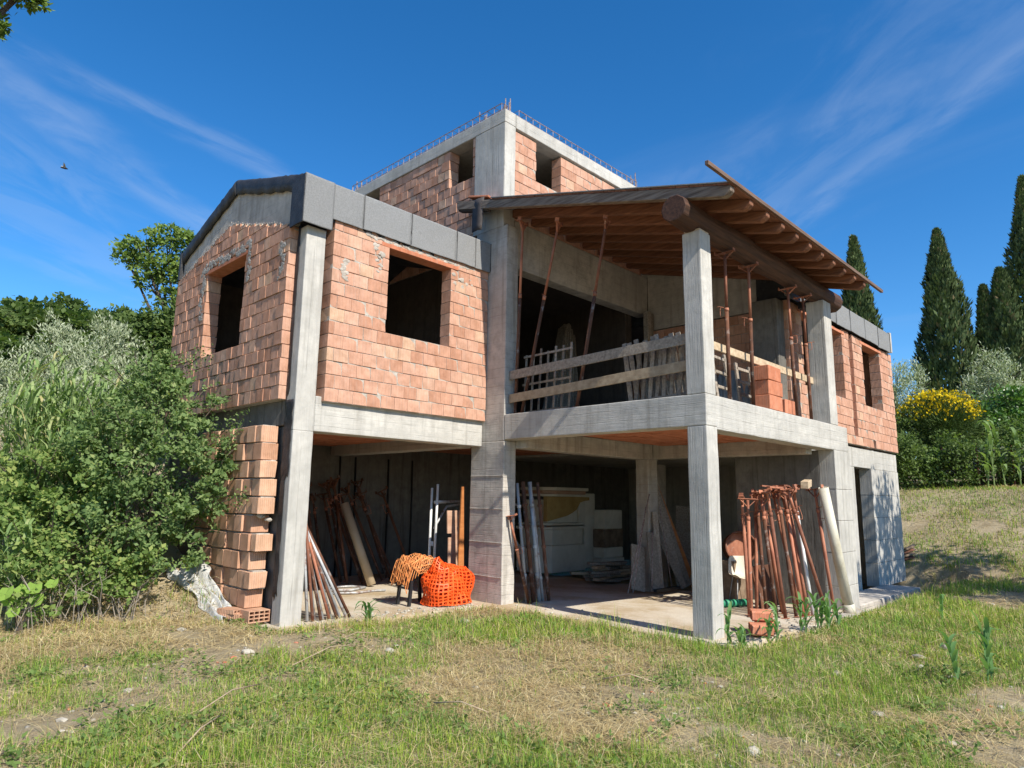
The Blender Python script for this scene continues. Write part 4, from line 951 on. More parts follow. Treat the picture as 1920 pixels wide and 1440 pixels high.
o = single('formwork_panel', MB().prism([(-.17, 0), (.17, 0), (.16, 1.0), (-.17, 1.0), (-.17, .60), (-.06, .60), (-.06, .53), (-.15, .53)], 'y', -.01, .01), M_PLY, 'notched pale plywood panel leaning by the brown pier', 'panel'); o.location = (3.58, .62, .50); o.rotation_euler = (-.06, 0, .05)
single('support_block', MB().box(3.40, .5, 0, 3.78, .75, .50), M_DARKM, 'dark block under the plywood panel beside the pier', 'block', bevel=.01)
o = single('formwork_panel', MB().prism([(-.03, 0), (.15, 0), (.12, 1.9), (.07, 1.9)], 'y', -.012, .012), M_PLYO, 'narrow orange brown board leaning on the brown pier', 'panel'); o.location = (3.44, .36, .02); o.rotation_euler = (-.02, 0, .12)
# orange net roll on a low black trestle
t = thing('orange_safety_net', 'bright orange plastic safety net rolled up beside the brown pier', 'safety net', (2.95, .08, 0))
def net_shell(cx, cy, prof, sx, sy, nu, nv, seed, thick):
    """bundle wrapped in net: a lattice of cells over a lumpy bolster"""
    vs = []; fs = []
    for j in range(nv + 1):
        v = j / nv
        for i in range(nu):
            q = 2 * PI * i / nu; k = 1 + .26 * mnoise.noise((math.cos(q) * 1.4, math.sin(q) * 1.4, v * 2 + seed))
            r, z = prof(v)
            sq = (abs(math.cos(q)) ** 3 + abs(math.sin(q)) ** 3) ** (-1 / 3)
            vs.append((cx + sx * r * k * math.cos(q) * sq, cy + sy * r * k * math.sin(q) * sq, z + .05 * mnoise.noise((math.cos(q) * 2, math.sin(q) * 2 + v * 3, seed))))
    for j in range(nv):
        for i in range(nu): fs.append((j * nu + i, j * nu + (i + 1) % nu, (j + 1) * nu + (i + 1) % nu, (j + 1) * nu + i))
    return vs, fs
def lattice(vs, fs, inset=.30):
    """every quad becomes a frame with a hole"""
    mb = MB(); V = [Vector(v) for v in vs]; mb.v = [tuple(v) for v in V]
    for f in fs:
        c = sum((V[i] for i in f), Vector()) / 4; o = len(mb.v)
        n = (V[f[1]] - V[f[0]]).cross(V[f[3]] - V[f[0]])
        if n.length > 0: n.normalize()
        for i in f: mb.v.append(tuple(V[i].lerp(c, inset * 2)))
        for k in range(4): mb.f.append((f[k], f[(k + 1) % 4], o + (k + 1) % 4, o + k))
    return mb
prof = lambda v: (1 - .25 * max(0, v - .6) ** 2 * 6, .02 + v * .56)
for lay, s in ((0, 1.0), (1, .90), (2, .80)):
    vs, fs = net_shell(2.98, .10, prof, .44 * s, .28 * s, 34 - 3 * lay, 10, 3 + lay * 2.7, .01); o = part('net_layer', lattice(vs, fs, .155), M_NET, t)
    sd = o.modifiers.new('solid', 'SOLIDIFY'); sd.thickness = .012
vs, fs = net_shell(2.98, .10, prof, .26, .15, 20, 8, 9, .01); vs.append((2.98, .1, .54)); fs += [(8 * 20 + i, 8 * 20 + (i + 1) % 20, len(vs) - 1) for i in range(20)]
part('roll_core', MB().add(vs, fs), M_NET, t)
# gathered top and its peak
vs = []; n = 22
for j in range(9):
    v = j / 8
    for i in range(n):
        q = 2 * PI * i / n; rr = (1 - v) ** .6; pk = math.exp(-((q - PI * 1.05) / .5) ** 2); vs.append((2.98 + (.37 * rr) * math.cos(q) - .05 * v, .10 + .23 * rr * math.sin(q), .55 + .10 * v + .17 * pk * math.sin(v * PI) + .03 * mnoise.noise((i * .7, j, 2))))
fs = [(j * n + i, j * n + (i + 1) % n, (j + 1) * n + (i + 1) % n, (j + 1) * n + i) for j in range(8) for i in range(n)]
o = part('net_top', lattice(vs, fs, .15), M_NET, t); sd = o.modifiers.new('solid', 'SOLIDIFY'); sd.thickness = .012
t = thing('folded_net', 'faded orange net heaped left of the bright roll on a black trestle', 'net', (2.5, .4, .45))
def drapey(s):
    vs = []; nu, nv = 17, 9
    for j in range(nv + 1):
        for i in range(nu + 1):
            u = i / nu; v = j / nv; x = 2.22 + .62 * u; y = .20 + .42 * v; d = max(0, .16 - u) * 2.1 + max(0, .25 - v) * .55
            vs.append((x - .02 * s, y, .68 + .03 * s - d + .09 * mnoise.noise((u * 4, v * 4, s * 3)) + .05 * math.sin(u * 9 + s) + .04 * math.sin(v * 11 + u * 5)))
    return vs, [(j * (nu + 1) + i, j * (nu + 1) + i + 1, (j + 1) * (nu + 1) + i + 1, (j + 1) * (nu + 1) + i) for j in range(nv) for i in range(nu)]
for s in range(2):
    o = part('net_layer', lattice(*drapey(s), .10), M_NETY, t); sd = o.modifiers.new('solid', 'SOLIDIFY'); sd.thickness = .009
for k in range(5):
    part('net_cord', MB().tube([(2.2 + .06 * k, .2, .35 + .03 * k), (2.35 + .05 * k, .25, .66), (2.6, .35, .74 + .01 * k), (2.8, .3, .72)], .008, 5), M_NETY, t, smooth=True)
t = thing('trestle', 'low black trestle carrying the faded net', 'trestle', (2.5, .4, 0))
part('top', MB().box(2.30, .25, .56, 2.85, .62, .60), M_BLACK, t)
for x, y in ((2.34, .28), (2.80, .28), (2.34, .58), (2.80, .58)): part('leg', MB().bar((x, y, 0), (x + (.05 if x < 2.5 else -.05), y, .57), .04, .05), M_BLACK, t)
# ================================================================ middle bay: scaffold tubes, red prop
put_prop(LONG, 1.52, (4.06, -.74, .003), (3.70, -.60, 1.44), .4, 'single rust red prop leaning on the right face of the brown pier')
t = None
TB = [((4.13, -.62), (3.98, -.50, 1.99), .028, 'pale galvanised tube, left of the scaffold tubes by the brown pier', M_GALV), ((4.26, -.66), (4.10, -.52, 2.02), .038, 'thick rusty tube among the scaffold tubes by the brown pier', M_RUSTD),
      ((4.36, -.70), (4.26, -.54, 2.02), .036, 'spattered grey tube in the middle of the scaffold tubes', M_GALV), ((4.45, -.70), (4.30, -.56, 1.75), .026, 'short galvanised tube among the scaffold tubes', M_GALV), ((4.56, -.74), (4.42, -.58, 2.01), .030, 'rusty tube, right end of the scaffold tubes by the brown pier', M_RUSTD)]
for f, tp, r, lab, m in TB:
    a = Vector((f[0], f[1], .004)); b = Vector(tp); t = thing('scaffold_tube', lab, 'scaffold tube', a, 'scaffold tubes leaning by the brown pier')
    part('tube', MB().pipe(a, b, r, .005, 12), m, t, smooth=True)
    for q in (.22, .45, .62, .80): part('coupler', MB().tube([a.lerp(b, q - .012), a.lerp(b, q + .012)], r * 1.35, 8), m, t)
t = thing('scaffold', 'pale scaffold brace with a hooked bar half behind the brown pier', 'scaffold', (3.95, -.3, 0))
part('crossbar', MB().tube([(3.92, -.2, 1.62), (4.2, -.3, 1.62)], .02, 8), M_GALV, t, smooth=True); part('brace', MB().tube([(3.93, -.2, 1.35), (4.1, -.25, 1.15), (4.22, -.3, .95), (4.22, -.3, .55)], .016, 8), M_GALV, t, smooth=True)
# cast stone fireplace kit
t = thing('fireplace', 'cream cast stone fireplace surround assembled at the back of the middle bay', 'fireplace', (8.7, 2.5, 0))
def oct_box(mb, cx, cy, w, d, ch, z0, z1):
    mb.prism([(cx - w / 2 + ch, cy - d / 2), (cx + w / 2 - ch, cy - d / 2), (cx + w / 2, cy - d / 2 + ch), (cx + w / 2, cy + d / 2), (cx - w / 2, cy + d / 2), (cx - w / 2, cy - d / 2 + ch)], 'z', z0, z1); return mb
FC = (8.78, 2.75)
part('plinth', oct_box(MB(), *FC, 1.75, .95, .22, -.02, .62), M_CASTST, t, bevel=.012); part('pedestal', oct_box(MB(), *FC, 1.62, .86, .22, .623, 1.00), M_CASTST, t, bevel=.012)
part('hearth_slab', oct_box(MB(), *FC, 1.82, 1.0, .24, 1.003, 1.07), M_CASTST, t, bevel=.012); part('hearth_slab', oct_box(MB(), *FC, 1.74, .94, .24, 1.10, 1.16), M_CASTST, t, bevel=.012)
mb = MB(); mb.box(FC[0] - .70, FC[1] - .36, 1.163, FC[0] + .62, FC[1] + .4, 1.72); part('firebox', mb, M_CASTST, t, bevel=.01)
part('jamb', MB().box(FC[0] + .45, FC[1] - .44, 1.163, FC[0] + .70, FC[1] - .365, 1.74), M_CASTST, t, bevel=.01)
arch = [(FC[0] - .86, 1.80), (FC[0] + .80, 1.80), (FC[0] + .80, 1.72)] + [(FC[0] + .62 - 1.18 * (1 - math.cos(q)) * .9, 1.71 - .42 * math.sin(q) ** 2 * (1 if q > .7 else .35)) for q in np.linspace(.2, 1.45, 7)] + [(FC[0] - .86, 1.2)]
part('timber_lintel', MB().prism(arch, 'y', FC[1] - .50, FC[1] - .37), M_YELLOW, t, bevel=.006)
part('mantel', oct_box(MB(), FC[0], FC[1], 1.80, 1.02, .24, 1.805, 1.86), M_CASTST, t, bevel=.01); part('mantel', oct_box(MB(), FC[0] + .1, FC[1], 1.66, .92, .24, 1.863, 1.95), M_PLY, t, bevel=.01); part('mantel', oct_box(MB(), FC[0] + .12, FC[1], 1.75, 1.0, .24, 1.955, 2.03), M_CASTST, t, bevel=.01)
part('side_pier', MB().box(FC[0] + .84, FC[1] - .30, .0, FC[0] + 1.30, FC[1] + .3, 1.90), M_CASTST, t, bevel=.02)
G = 'blocks stacked right of the fireplace'
for (z0, z1, m, lab, w) in ((0.0, .28, M_CASTST, 'lowest pale block right of the fireplace', .95), (.285, .55, M_CASTST, 'second pale block right of the fireplace', .9), (.555, 1.02, M_DARKM, 'dark stained block right of the fireplace', .92), (1.025, 1.52, M_CASTST, 'dirty pale block topmost of the stack right of the fireplace', .82)):
    o = single('stone_block', MB().box(-w / 2, -.22, 0, w / 2, .22, z1 - z0), m, lab, 'stone block', G, bevel=.02); o.location = (10.45, 2.35, z0 - .04); o.rotation_euler = (0, 0, .04 * (z0 * 7 % 2 - 1))
# pile of timber offcuts
R = random.Random(8); G = 'timber offcuts piled on the floor of the middle bay'
for j in range(7):
    for i in range(5 if j < 3 else 3):
        if j > 4 and i > 1: continue
        l = R.uniform(.45, .95); w = R.uniform(.07, .16); h = .055
        o = single('timber_offcut', MB().box(-l / 2, -w / 2, 0, l / 2, w / 2, h), M_OLDW if R.random() < .7 else M_PLANK, 'weathered timber offcut in the pile on the floor of the middle bay', 'timber', G, bevel=.003)
        o.location = (8.0 + (i % 3) * .42 + R.uniform(-.1, .1), .62 + (i // 3) * .35 + R.uniform(-.08, .08), -.05 + j * .06); o.rotation_euler = (R.uniform(-.05, .05), R.uniform(-.05, .05), R.uniform(-.5, .3))
# planks, rods and panels leaning on the inner column
for i, (a, b, w, m, lab) in enumerate([
    ((8.55, -.98, -.05), (8.12, -.50, 2.28), .20, M_OLDW, 'grey board leaning closest to the right side of the inner column'),
    ((8.75, -1.00, -.06), (8.22, -.46, 2.30), .22, M_OLDW, 'broad weathered board leaning on the inner column, second from the right'),
    ((8.98, -1.02, -.06), (8.34, -.44, 2.22), .16, M_PLYO, 'orange board leaning on the right of the inner column'),
    ((8.42, -1.12, -.05), (8.08, -.62, 1.25), .16, M_OLDW, 'short dark plank leaning low on the inner column')]):
    plank('leaning_plank', a, b, .03, w, m, lab, up=(1, -.4, 0), cat='plank', group='boards leaning on the inner column')
for i, (a, b, w, lab) in enumerate([((7.38, -1.12, -.03), (7.62, -.85, 1.08), .24, 'narrow pale board leaning on the front of the inner column'), ((7.64, -1.05, -.03), (7.78, -.84, 1.5), .14, 'slim board standing on the front of the inner column'),
                                     ((7.12, -.85, -.03), (7.42, -.66, .82), .34, 'low slatted board beside the inner column')]):
    plank('leaning_plank', a, b, .025, w, M_OLDW, lab, up=(1, -.3, 0), cat='plank', group='boards leaning on the inner column')
for i, (a, b, lab) in enumerate([((6.62, -.95, -.02), (7.60, -.84, 1.86), 'thin rod leaning on the inner column, tallest and leftmost'), ((6.74, -.98, -.02), (7.50, -.82, 1.60), 'thin rod with a bent top leaning on the inner column'), ((7.22, -1.1, -.02), (7.66, -.86, 1.12), 'short thin rod leaning on the inner column'), ((8.10, -1.02, -.05), (7.98, -.84, 1.62), 'dark rod hooked at its top right of the inner column')]):
    polyline_tube('iron_rod', [a, Vector(a).lerp(Vector(b), .5), b], .013, M_BAR, lab, 'iron rod', 6, 'rods leaning on the inner column')
single('floor_bar', MB().box(7.2, -1.22, -.03, 8.1, -1.15, .02), M_BLACK, 'black bar lying at the foot of the inner column', 'bar', bevel=.004)
o = single('firewood_bundle', MB(), M_PLANK, 'sunlit bundle of pale slats at the foot of the orange board', 'slats'); bpy.data.objects.remove(o)
for i in range(9):
    a = Vector((9.0 + .06 * i, -1.35 - .02 * i, -.08)); plank('pale_slat', a, a + Vector((-.14 + .03 * (i % 4), .30, .42 + .05 * (i % 3))), .02, .045, M_PLANK, 'short pale slat leaning in the sunlit bundle near the orange board', up=(1, 0, 0), cat='slat', group='slats near the orange board')
o = single('leaning_sheet', MB().box(0, 0, 0, .62, .03, 1.75), M_OLDW, 'brownish sheet leaning on the rear column beyond the chair', 'sheet'); o.location = (9.75, -.15, -.08); o.rotation_euler = (-.18, .10, -.6)
# chair shell
def chair():
    t = thing('plastic_chair', 'cream plastic shell chair with thin metal legs behind the props', 'chair', (7.75, -2.75, fz(7.7))); t.rotation_euler = (0, 0, 2.35)
    prof = [(.24, .44, .22), (.20, .455, .235), (.08, .43, .235), (-.08, .425, .235), (-.17, .45, .235), (-.215, .52, .23), (-.245, .64, .22), (-.27, .76, .205), (-.285, .82, .16)]
    vs = []; n = 9
    for (y, z, w) in prof:
        for i in range(n):
            u = (i / (n - 1)) * 2 - 1; vs.append((w * u, y + (.05 * u * u if z > .5 else 0), z + .06 * abs(u) ** 3 * (1 if z < .55 else .2)))
    fs = [(j * n + i, j * n + i + 1, (j + 1) * n + i + 1, (j + 1) * n + i) for j in range(len(prof) - 1) for i in range(n - 1)]
    o = part('seat_shell', MB().add(vs, fs), M_CHAIR, t, off=None, smooth=True); sd = o.modifiers.new('solid', 'SOLIDIFY'); sd.thickness = .012; ss = o.modifiers.new('sub', 'SUBSURF'); ss.levels = 1; ss.render_levels = 1
    for x, y in ((.2, .2), (-.2, .2), (.2, -.2), (-.2, -.2)): part('leg', MB().tube([(x * .8, y * .7, .43), (x * 1.05, y * 1.15, 0)], .011, 8), M_GALV, t, off=None, smooth=True)
chair()
single('green_pipe', MB().pipe((6.55, -2.85, fz(6.5) + .065), (7.35, -3.05, fz(7.2) + .065), .062, .005, 18), M_GREEN, 'short green plastic pipe lying on the floor behind the corner column', 'pipe', smooth=True)
single('black_pipe', MB().pipe((6.9, -2.2, .32), (7.3, -2.35, .36), .10, .008, 18), M_BLACK, 'end of a dark corrugated pipe beside the cream chair', 'pipe', smooth=True)
plank('thick_board', (7.3, -3.35, fz(7.3)), (7.25, -3.22, .62), .05, .22, M_RUSTD, 'dark brown board standing before the cream chair', up=(1, -.6, 0), cat='board'); plank('thick_board', (7.75, -3.3, fz(7.7)), (7.72, -3.15, .60), .05, .20, M_RUSTD, 'second dark brown board between the chair and the props', up=(1, -.6, 0), cat='board')
t = thing('rusty_drum', 'rusty round drum seen end on behind the props', 'drum', (8.05, -2.62, .0)); c = Vector((8.02, -2.60, .88)); d = Vector((-.75, -.62, .12)).normalized()
part('drum_shell', MB().pipe(c, c - d * .30, .29, .02, 24), M_RUSTD, t, smooth=True); part('drum_end', MB().tube([c - d * .12, c - d * .14], .275, 24), M_RUST, t); part('drum_rim', MB().pipe(c + d * .01, c - d * .03, .305, .03, 24), M_RUST, t, smooth=True)
single('drum_stand', MB().box(7.8, -2.55, -.11, 8.25, -2.3, .62), M_DARKM, 'dark block the rusty drum rests on', 'block')
# hollow clay blocks by the corner column
def holed(label, loc, rz, m=M_TERRA):
    t = thing('hollow_block', label, 'clay block', loc, 'hollow clay blocks by the corner column'); t.rotation_euler = (0, 0, rz); sx, sy, sz = .30, .26, .13
    bm = bmesh.new(); n = 16; vsf = []
    mb = MB(); w = .02
    # front and back plates with two round holes each, built as rings
    for cx in (-.068, .068):
        for (y0, y1) in ((-sy / 2, sy / 2),):
            out = []
            for k in range(n):
                q = 2 * PI * (k + .5) / n; c, s_ = math.cos(q), math.sin(q); m_ = max(abs(c), abs(s_)); out.append((cx + .068 * c / m_ * (1.08 if abs(cx + .068 * c / m_) > .12 else 1), sz / 2 + sz / 2 * s_ / m_))
            inn = [(cx + .052 * math.cos(2 * PI * (k + .5) / n), sz / 2 + .050 * math.sin(2 * PI * (k + .5) / n)) for k in range(n)]
            vs = [(p[0], y0, p[1]) for p in out] + [(p[0], y0, p[1]) for p in inn] + [(p[0], y1, p[1]) for p in out] + [(p[0], y1, p[1]) for p in inn]; fs = []
            for k in range(n):
                k2 = (k + 1) % n; fs += [(k, k2, n + k2, n + k), (2 * n + k, 3 * n + k, 3 * n + k2, 2 * n + k2), (n + k, n + k2, 3 * n + k2, 3 * n + k), (k, 2 * n + k, 2 * n + k2, k2)]
            mb.add(vs, fs)
    part('shell', mb, m, t, off=None)
holed('upper hollow clay block with round holes, on top of the pile by the corner column', (4.55, -4.52, .165), .55)
holed('lower hollow clay block with round holes beside the corner column', (4.30, -4.62, .03), .62); holed('lower right hollow clay block beside the corner column', (4.62, -4.55, .03), .58)
# stack of old roof tiles at the far right corner
for i in range(4):
    n = 8; vs = []
    for j in (0, 1):
        for k in range(n + 1):
            q = PI * k / n; vs.append((.085 * math.cos(q) * (1 - .15 * j), .42 * j, .06 * math.sin(q)))
    o = single('roof_tile', MB().add(vs, [(k, k + 1, n + 2 + k, n + 1 + k) for k in range(n)]), M_DARKM if i % 2 else M_RUSTD, ['curved clay tile at the bottom of the small tile heap', 'curved clay tile second in the small tile heap', 'curved clay tile third in the small tile heap', 'curved clay tile topmost of the small tile heap'][i] + ' by the far wall', 'roof tile', 'roof tiles by the far wall', smooth=True)
    sd = o.modifiers.new('solid', 'SOLIDIFY'); sd.thickness = .014; o.location = (15.45 + .04 * i, -3.65, gzs(15.5, -3.65) + .02 + .09 * i); o.rotation_euler = (-.25, .1 * i, .9 + .1 * i)
# dusty white sheet hung over the bank
vs = []; nu, nv = 26, 30
for j in range(nv + 1):
    for i in range(nu + 1):
        u = i / nu; v = j / nv; x = -.30 - .42 * u * (1 - .55 * v) - .02; y = 2.0 - 1.5 * v + .10 * u
        zt = .80 * (1 - v) ** 1.25; z = max(gzs(x, y), zt - .35 * u * (1 - v)) + .05 + .06 * mnoise.noise((u * 6, v * 1.5, 1)) + .055 * math.sin(u * 15 + v * 3 + 2 * mnoise.noise((v * 3, u, 4))) * (1 - .4 * v)
        vs.append((x + .05 * mnoise.noise((u * 3, v * 4, 7)) + (.07 * mnoise.noise((v * 7, u, 9)) if i in (0, nu) else 0), y + (.10 * mnoise.noise((u * 7, v, 3)) if j in (0, nv) else 0), z))
o = single('white_sheet', MB().add(vs, [(j * (nu + 1) + i, j * (nu + 1) + i + 1, (j + 1) * (nu + 1) + i + 1, (j + 1) * (nu + 1) + i) for j in range(nv) for i in range(nu)]), M_TARP, 'dusty whitish sheet draped down the bank left of the stepped brick wall', 'sheet', smooth=True)
sd = o.modifiers.new('solid', 'SOLIDIFY'); sd.thickness = .006
# rubble strip before the props and loose stones in the grass
R = random.Random(21); ST = [blob((0, 0, 0), .06, s, .7).mesh('stone', M_ROCK) for s in (1.3, 4.1, 7.7, 9.2)]
rub = MB()
for i in range(420):
    x = R.uniform(3.3, 8.4) if i % 3 else R.uniform(.5, 3.6); y = (R.uniform(-4.95, -4.1) if x > 4.2 else R.uniform(-4.6, -.6)) if x > 3.3 else R.uniform(-.4, .2); s = R.uniform(.006, .03)
    b = blob((x, y, fz(x) + s * .3), s, i * .7); rub.add(b.v, b.f)
mb_r = rub.mesh('rubble', M_ROCK); o = bpy.data.objects.new('rubble', mb_r); COL.objects.link(o); o['kind'] = 'stuff'; o['label'] = 'pale crumbs of rubble scattered along the floor edge'; o['category'] = 'rubble'
stones = [((-1.05, -1.35), 1.5, 'pale rounded stone alone in the dry grass on the left'), ((.15, -2.25), 1.3, 'larger of the two white stones in the grass below the left corner column'), ((.32, -2.15), .9, 'smaller of the two white stones below the left corner column'),
          ((2.05, -1.35), 1.9, 'yellowish flat stone in the dry grass before the brown pier'), ((-1.1, .4), 1.4, 'stone half hidden in straw before the shrubs'), ((3.0, -6.0), 1.5, 'white stone in the bare patch right of the corner column'), ((3.9, -6.55), 1.3, 'flat white stone at the right edge of the grass'),
          ((1.75, -6.75), 1.4, 'pale stone in the lower right of the grass'), ((4.4, -6.4), 1.6, 'broken white stone near the cane shoots at the right'), ((.2, -6.4), 1.4, 'pinkish stone at the bottom of the lawn'), ((3.6, -6.9), 1.3, 'angular pale stone at the far right foreground'), ((5.2, -6.5), 1.8, 'whitish rubble lump beyond the cane shoots'), ((7.95, -4.75), 1.2, 'pale stone by the socket of the cream pipe')]
for i, ((x, y), s, lab) in enumerate(stones):
    o = bpy.data.objects.new('stone', ST[i % 4]); COL.objects.link(o); z = gzs(x, y) if i < 12 else fz(x); o.location = (x, y, z + .012 * s); o.scale = (s * .75, s * .7, s * .5); o.rotation_euler = (.2 * math.sin(i), .2 * math.cos(i * 2), i * 1.1); set_props(o, lab, 'stone', 'stones lying in the grass')
# ================================================================ vegetation
def unit(v): return v / np.maximum(np.linalg.norm(v, axis=-1, keepdims=True), 1e-9)
def leaf_np(P, D, N, L, Wd):
    """diamond leaves: base, side, tip, side; D axis, N face normal"""
    S_ = unit(np.cross(D, N)); L = np.asarray(L)[:, None]; Wd = np.asarray(Wd)[:, None]
    V = np.stack([P, P + D * L * .45 + S_ * Wd / 2 + N * L * .06, P + D * L, P + D * L * .45 - S_ * Wd / 2 + N * L * .06], 1).reshape(-1, 3)
    return V, np.arange(len(P) * 4).reshape(-1, 4)
def rand_dir(n, r): return unit(r.normal(size=(n, 3)))
def cloud_leaves(blobs, per, L, Wd, seed, outward=.5, up=.25, droop=0., jit=.35, fill=.35, sub=None):
    """leaves through the volume of each blob (centre, radii), denser to the outside and clumped into sprays"""
    r = np.random.default_rng(seed); Ps = []; Ds = []; Ns = []; tot = 0
    for (c, rad) in blobs:
        rad = np.broadcast_to(np.asarray(rad, float), (3,)); n = int(per * (rad[0] * rad[1] + rad[0] * rad[2] + rad[1] * rad[2]) / 3 / .25)
        k = max(6, n // (sub or 26)); d = rand_dir(k, r); q = (fill + (1 - fill) * r.random(k) ** .6)[:, None]
        lump = (1 + .30 * np.sin(d[:, :1] * 5 + seed) * np.cos(d[:, 1:2] * 4 + d[:, 2:] * 3))
        cc = np.asarray(c) + d * rad * q * lump
        i = r.integers(0, k, n); spread = rad.mean() * jit
        p = cc[i] + r.normal(size=(n, 3)) * spread * np.array([.6, .6, .42])
        Dd = unit(d[i] * outward + rand_dir(n, r) * .8 + np.array([0, 0, up - droop]))
        Nn = unit(rand_dir(n, r) * .70 + np.array([0, 0, .40]) + np.array(SUN) * .75 + d[i] * .25); Nn = unit(Nn - Dd * (Nn * Dd).sum(1, keepdims=True))
        Ps.append(p); Ds.append(Dd); Ns.append(Nn)
    P = np.concatenate(Ps); D = np.concatenate(Ds); N = np.concatenate(Ns); n = len(P)
    s = r.uniform(.45, 1.4, n); return leaf_np(P, D, N, L * s, Wd * s * r.uniform(.8, 1.15, n))
def leaf_part(name, VF, m, parent, off=None):
    V, F_ = VF; V = V - np.asarray(off if off is not None else parent.location)
    o = bpy.data.objects.new(name, np_mesh(name, V, F_, m)); COL.objects.link(o); o.parent = parent; return o
def limbs(base, blobs, r0, seed, fork=.45, mb=None, lean=None):
    R = random.Random(seed); mb = mb or MB(); b = Vector(base); cen = sum((Vector(c) for c, _ in blobs), Vector()) / len(blobs)
    f = b.lerp(cen, fork); f.x += R.uniform(-.1, .1); mb.tube([b - Vector((0, 0, .2)), b.lerp(f, .5) + Vector((R.uniform(-.08, .08), R.uniform(-.08, .08), 0)), f], [r0 * 1.2, r0 * .95, r0 * .75], 8)
    for c, rad in blobs:
        c = Vector(c); m_ = f.lerp(c, .5) + Vector((R.uniform(-.15, .15), R.uniform(-.15, .15), R.uniform(0, .25)))
        mb.tube([f, m_, c], [r0 * .55, r0 * .3, r0 * .08], 5)
        for k in range(3):
            e = c + Vector((R.uniform(-1, 1), R.uniform(-1, 1), R.uniform(-.3, 1))) * (max(np.broadcast_to(np.asarray(rad, float), (3,))) * .8); mb.tube([m_.lerp(c, .6), e], [r0 * .14, r0 * .03], 4)
    return mb
def plant(name, label, cat, base, blobs, per, L, Wd, m, r0, seed, group=None, crown='crown', trunk='trunk', **k):
    t = thing(name, label, cat, base, group)
    leaf_part(crown, cloud_leaves(blobs, per, L, Wd, seed, **k), m, t)
    part(trunk, limbs(base, blobs, r0, seed), M_BARK, t, smooth=True); return t

def shoots(t, blobs, n, m, seed, ln, L, Wd, up=.5, per=26):
    """long thin shoots with leaves that break the outline of a shrub"""
    R = random.Random(seed); r = np.random.default_rng(seed); mb = MB(); P = []; D = []
    for i in range(n):
        c, rad = blobs[R.randrange(len(blobs))]; rad = np.broadcast_to(np.asarray(rad, float), (3,)); d = Vector((R.gauss(0, 1), R.gauss(0, 1), abs(R.gauss(0, 1)) * .8)).normalized()
        a = Vector(c) + Vector((d.x * rad[0], d.y * rad[1], d.z * rad[2])) * .7; l = R.uniform(*ln); g = (d + Vector((0, 0, up))).normalized(); b = a + g * l * .6; e = b + (g + Vector((d.x * .5, d.y * .5, -.35))).normalized() * l * .4
        mb.tube([a, b, e], [.008, .005, .002], 4)
        for k in range(per):
            q = R.random(); p = a.lerp(b, q / .6) if q < .6 else b.lerp(e, (q - .6) / .4); P.append([p.x + R.gauss(0, .018), p.y + R.gauss(0, .018), p.z + R.gauss(0, .018)]); D.append(list((g * .5 + Vector((R.gauss(0, 1), R.gauss(0, 1), R.gauss(0, .6)))).normalized()))
    P = np.array(P); D = np.array(D); N = unit(rand_dir(len(P), r) * .7 + np.array(SUN) * .9); N = unit(N - D * (N * D).sum(1, keepdims=True)); s_ = r.uniform(.5, 1.25, len(P))
    leaf_part('shoots', leaf_np(P, D, N, L * s_, Wd * s_), m, t); part('shoot_stems', mb, M_BARK, t, kind='stuff')
# -- big shrub in front of the gable and the stepped wall
def G(x, y): return gzs(x, y)
blobs = [((-.62, 1.45, 2.42), (.42, .45, .36)), ((-.95, 1.85, 2.95), (.60, .6, .5)), ((-1.25, 2.2, 3.25), (.6, .6, .5)), ((-.66, 1.62, 1.85), (.46, .5, .45)), ((-.74, 1.55, 1.35), (.44, .5, .42)),
         ((-1.2, 1.9, 2.2), (.75, .7, .6)), ((-1.35, 1.95, 1.45), (.75, .6, .55)), ((-1.65, 2.4, 2.5), (.55, .6, .5)), ((-.95, 2.6, 3.35), (.5, .55, .42)), ((-1.0, 1.55, .95), (.5, .5, .35)), ((-.55, 1.35, 1.62), (.25, .35, .3)), ((-.5, 1.25, 2.2), (.22, .3, .22))]
SHR = plant('shrub', 'large leafy shrub spreading over the left house corner and the stepped brick wall', 'shrub', (-1.1, 2.1, G(-1.1, 2.1)), blobs, 1300, .072, .044, M_LEAF, .045, 3, crown='foliage', trunk='stems', jit=.22, sub=75, fill=.5)
shoots(SHR, blobs, 62, M_LEAF, 5, (.30, .75), .058, .036)
def twig(pts, n, L, Wd, m, name, label, seed, spread=.07):
    r = np.random.default_rng(seed); P0 = [Vector(p) for p in pts]; t = thing(name, label, 'twig', P0[0], 'twigs of the large shrub reaching past the wall'); part('stem', MB().tube(P0, [.007] * (len(P0) - 1) + [.003], 5), M_BARK, t)
    u = r.random(n) * (len(P0) - 1); P = np.array([list(P0[int(a)].lerp(P0[int(a) + 1], a - int(a))) for a in u]) + r.normal(size=(n, 3)) * spread; D = unit(rand_dir(n, r) + np.array([0, 0, .2])); N = unit(rand_dir(n, r) * .7 + np.array([0, 0, .8])); s = r.uniform(.6, 1.2, n)
    leaf_part('leaves', leaf_np(P, D, N, L * s, Wd * s), m, t); return t
twig([(-.62, 1.6, 2.25), (-.45, 1.25, 2.62), (-.30, .9, 2.86)], 150, .055, .035, M_LEAF, 'leafy_twig', 'thin leafy twig reaching right across the shaded beam under the gable wall', 31, .06)
twig([(-.9, 2.9, 3.5), (-.42, 2.85, 3.85), (-.36, 2.45, 3.98)], 260, .055, .035, M_LEAF, 'leafy_twig', 'leafy twig poking up in front of the gable wall below its window', 32, .09)
twig([(-.60, 1.9, 2.7), (-.34, 1.95, 3.05), (-.28, 1.7, 3.22)], 120, .055, .035, M_LEAF, 'leafy_twig', 'small leafy twig in front of the lowest bricks of the gable wall', 33, .08)
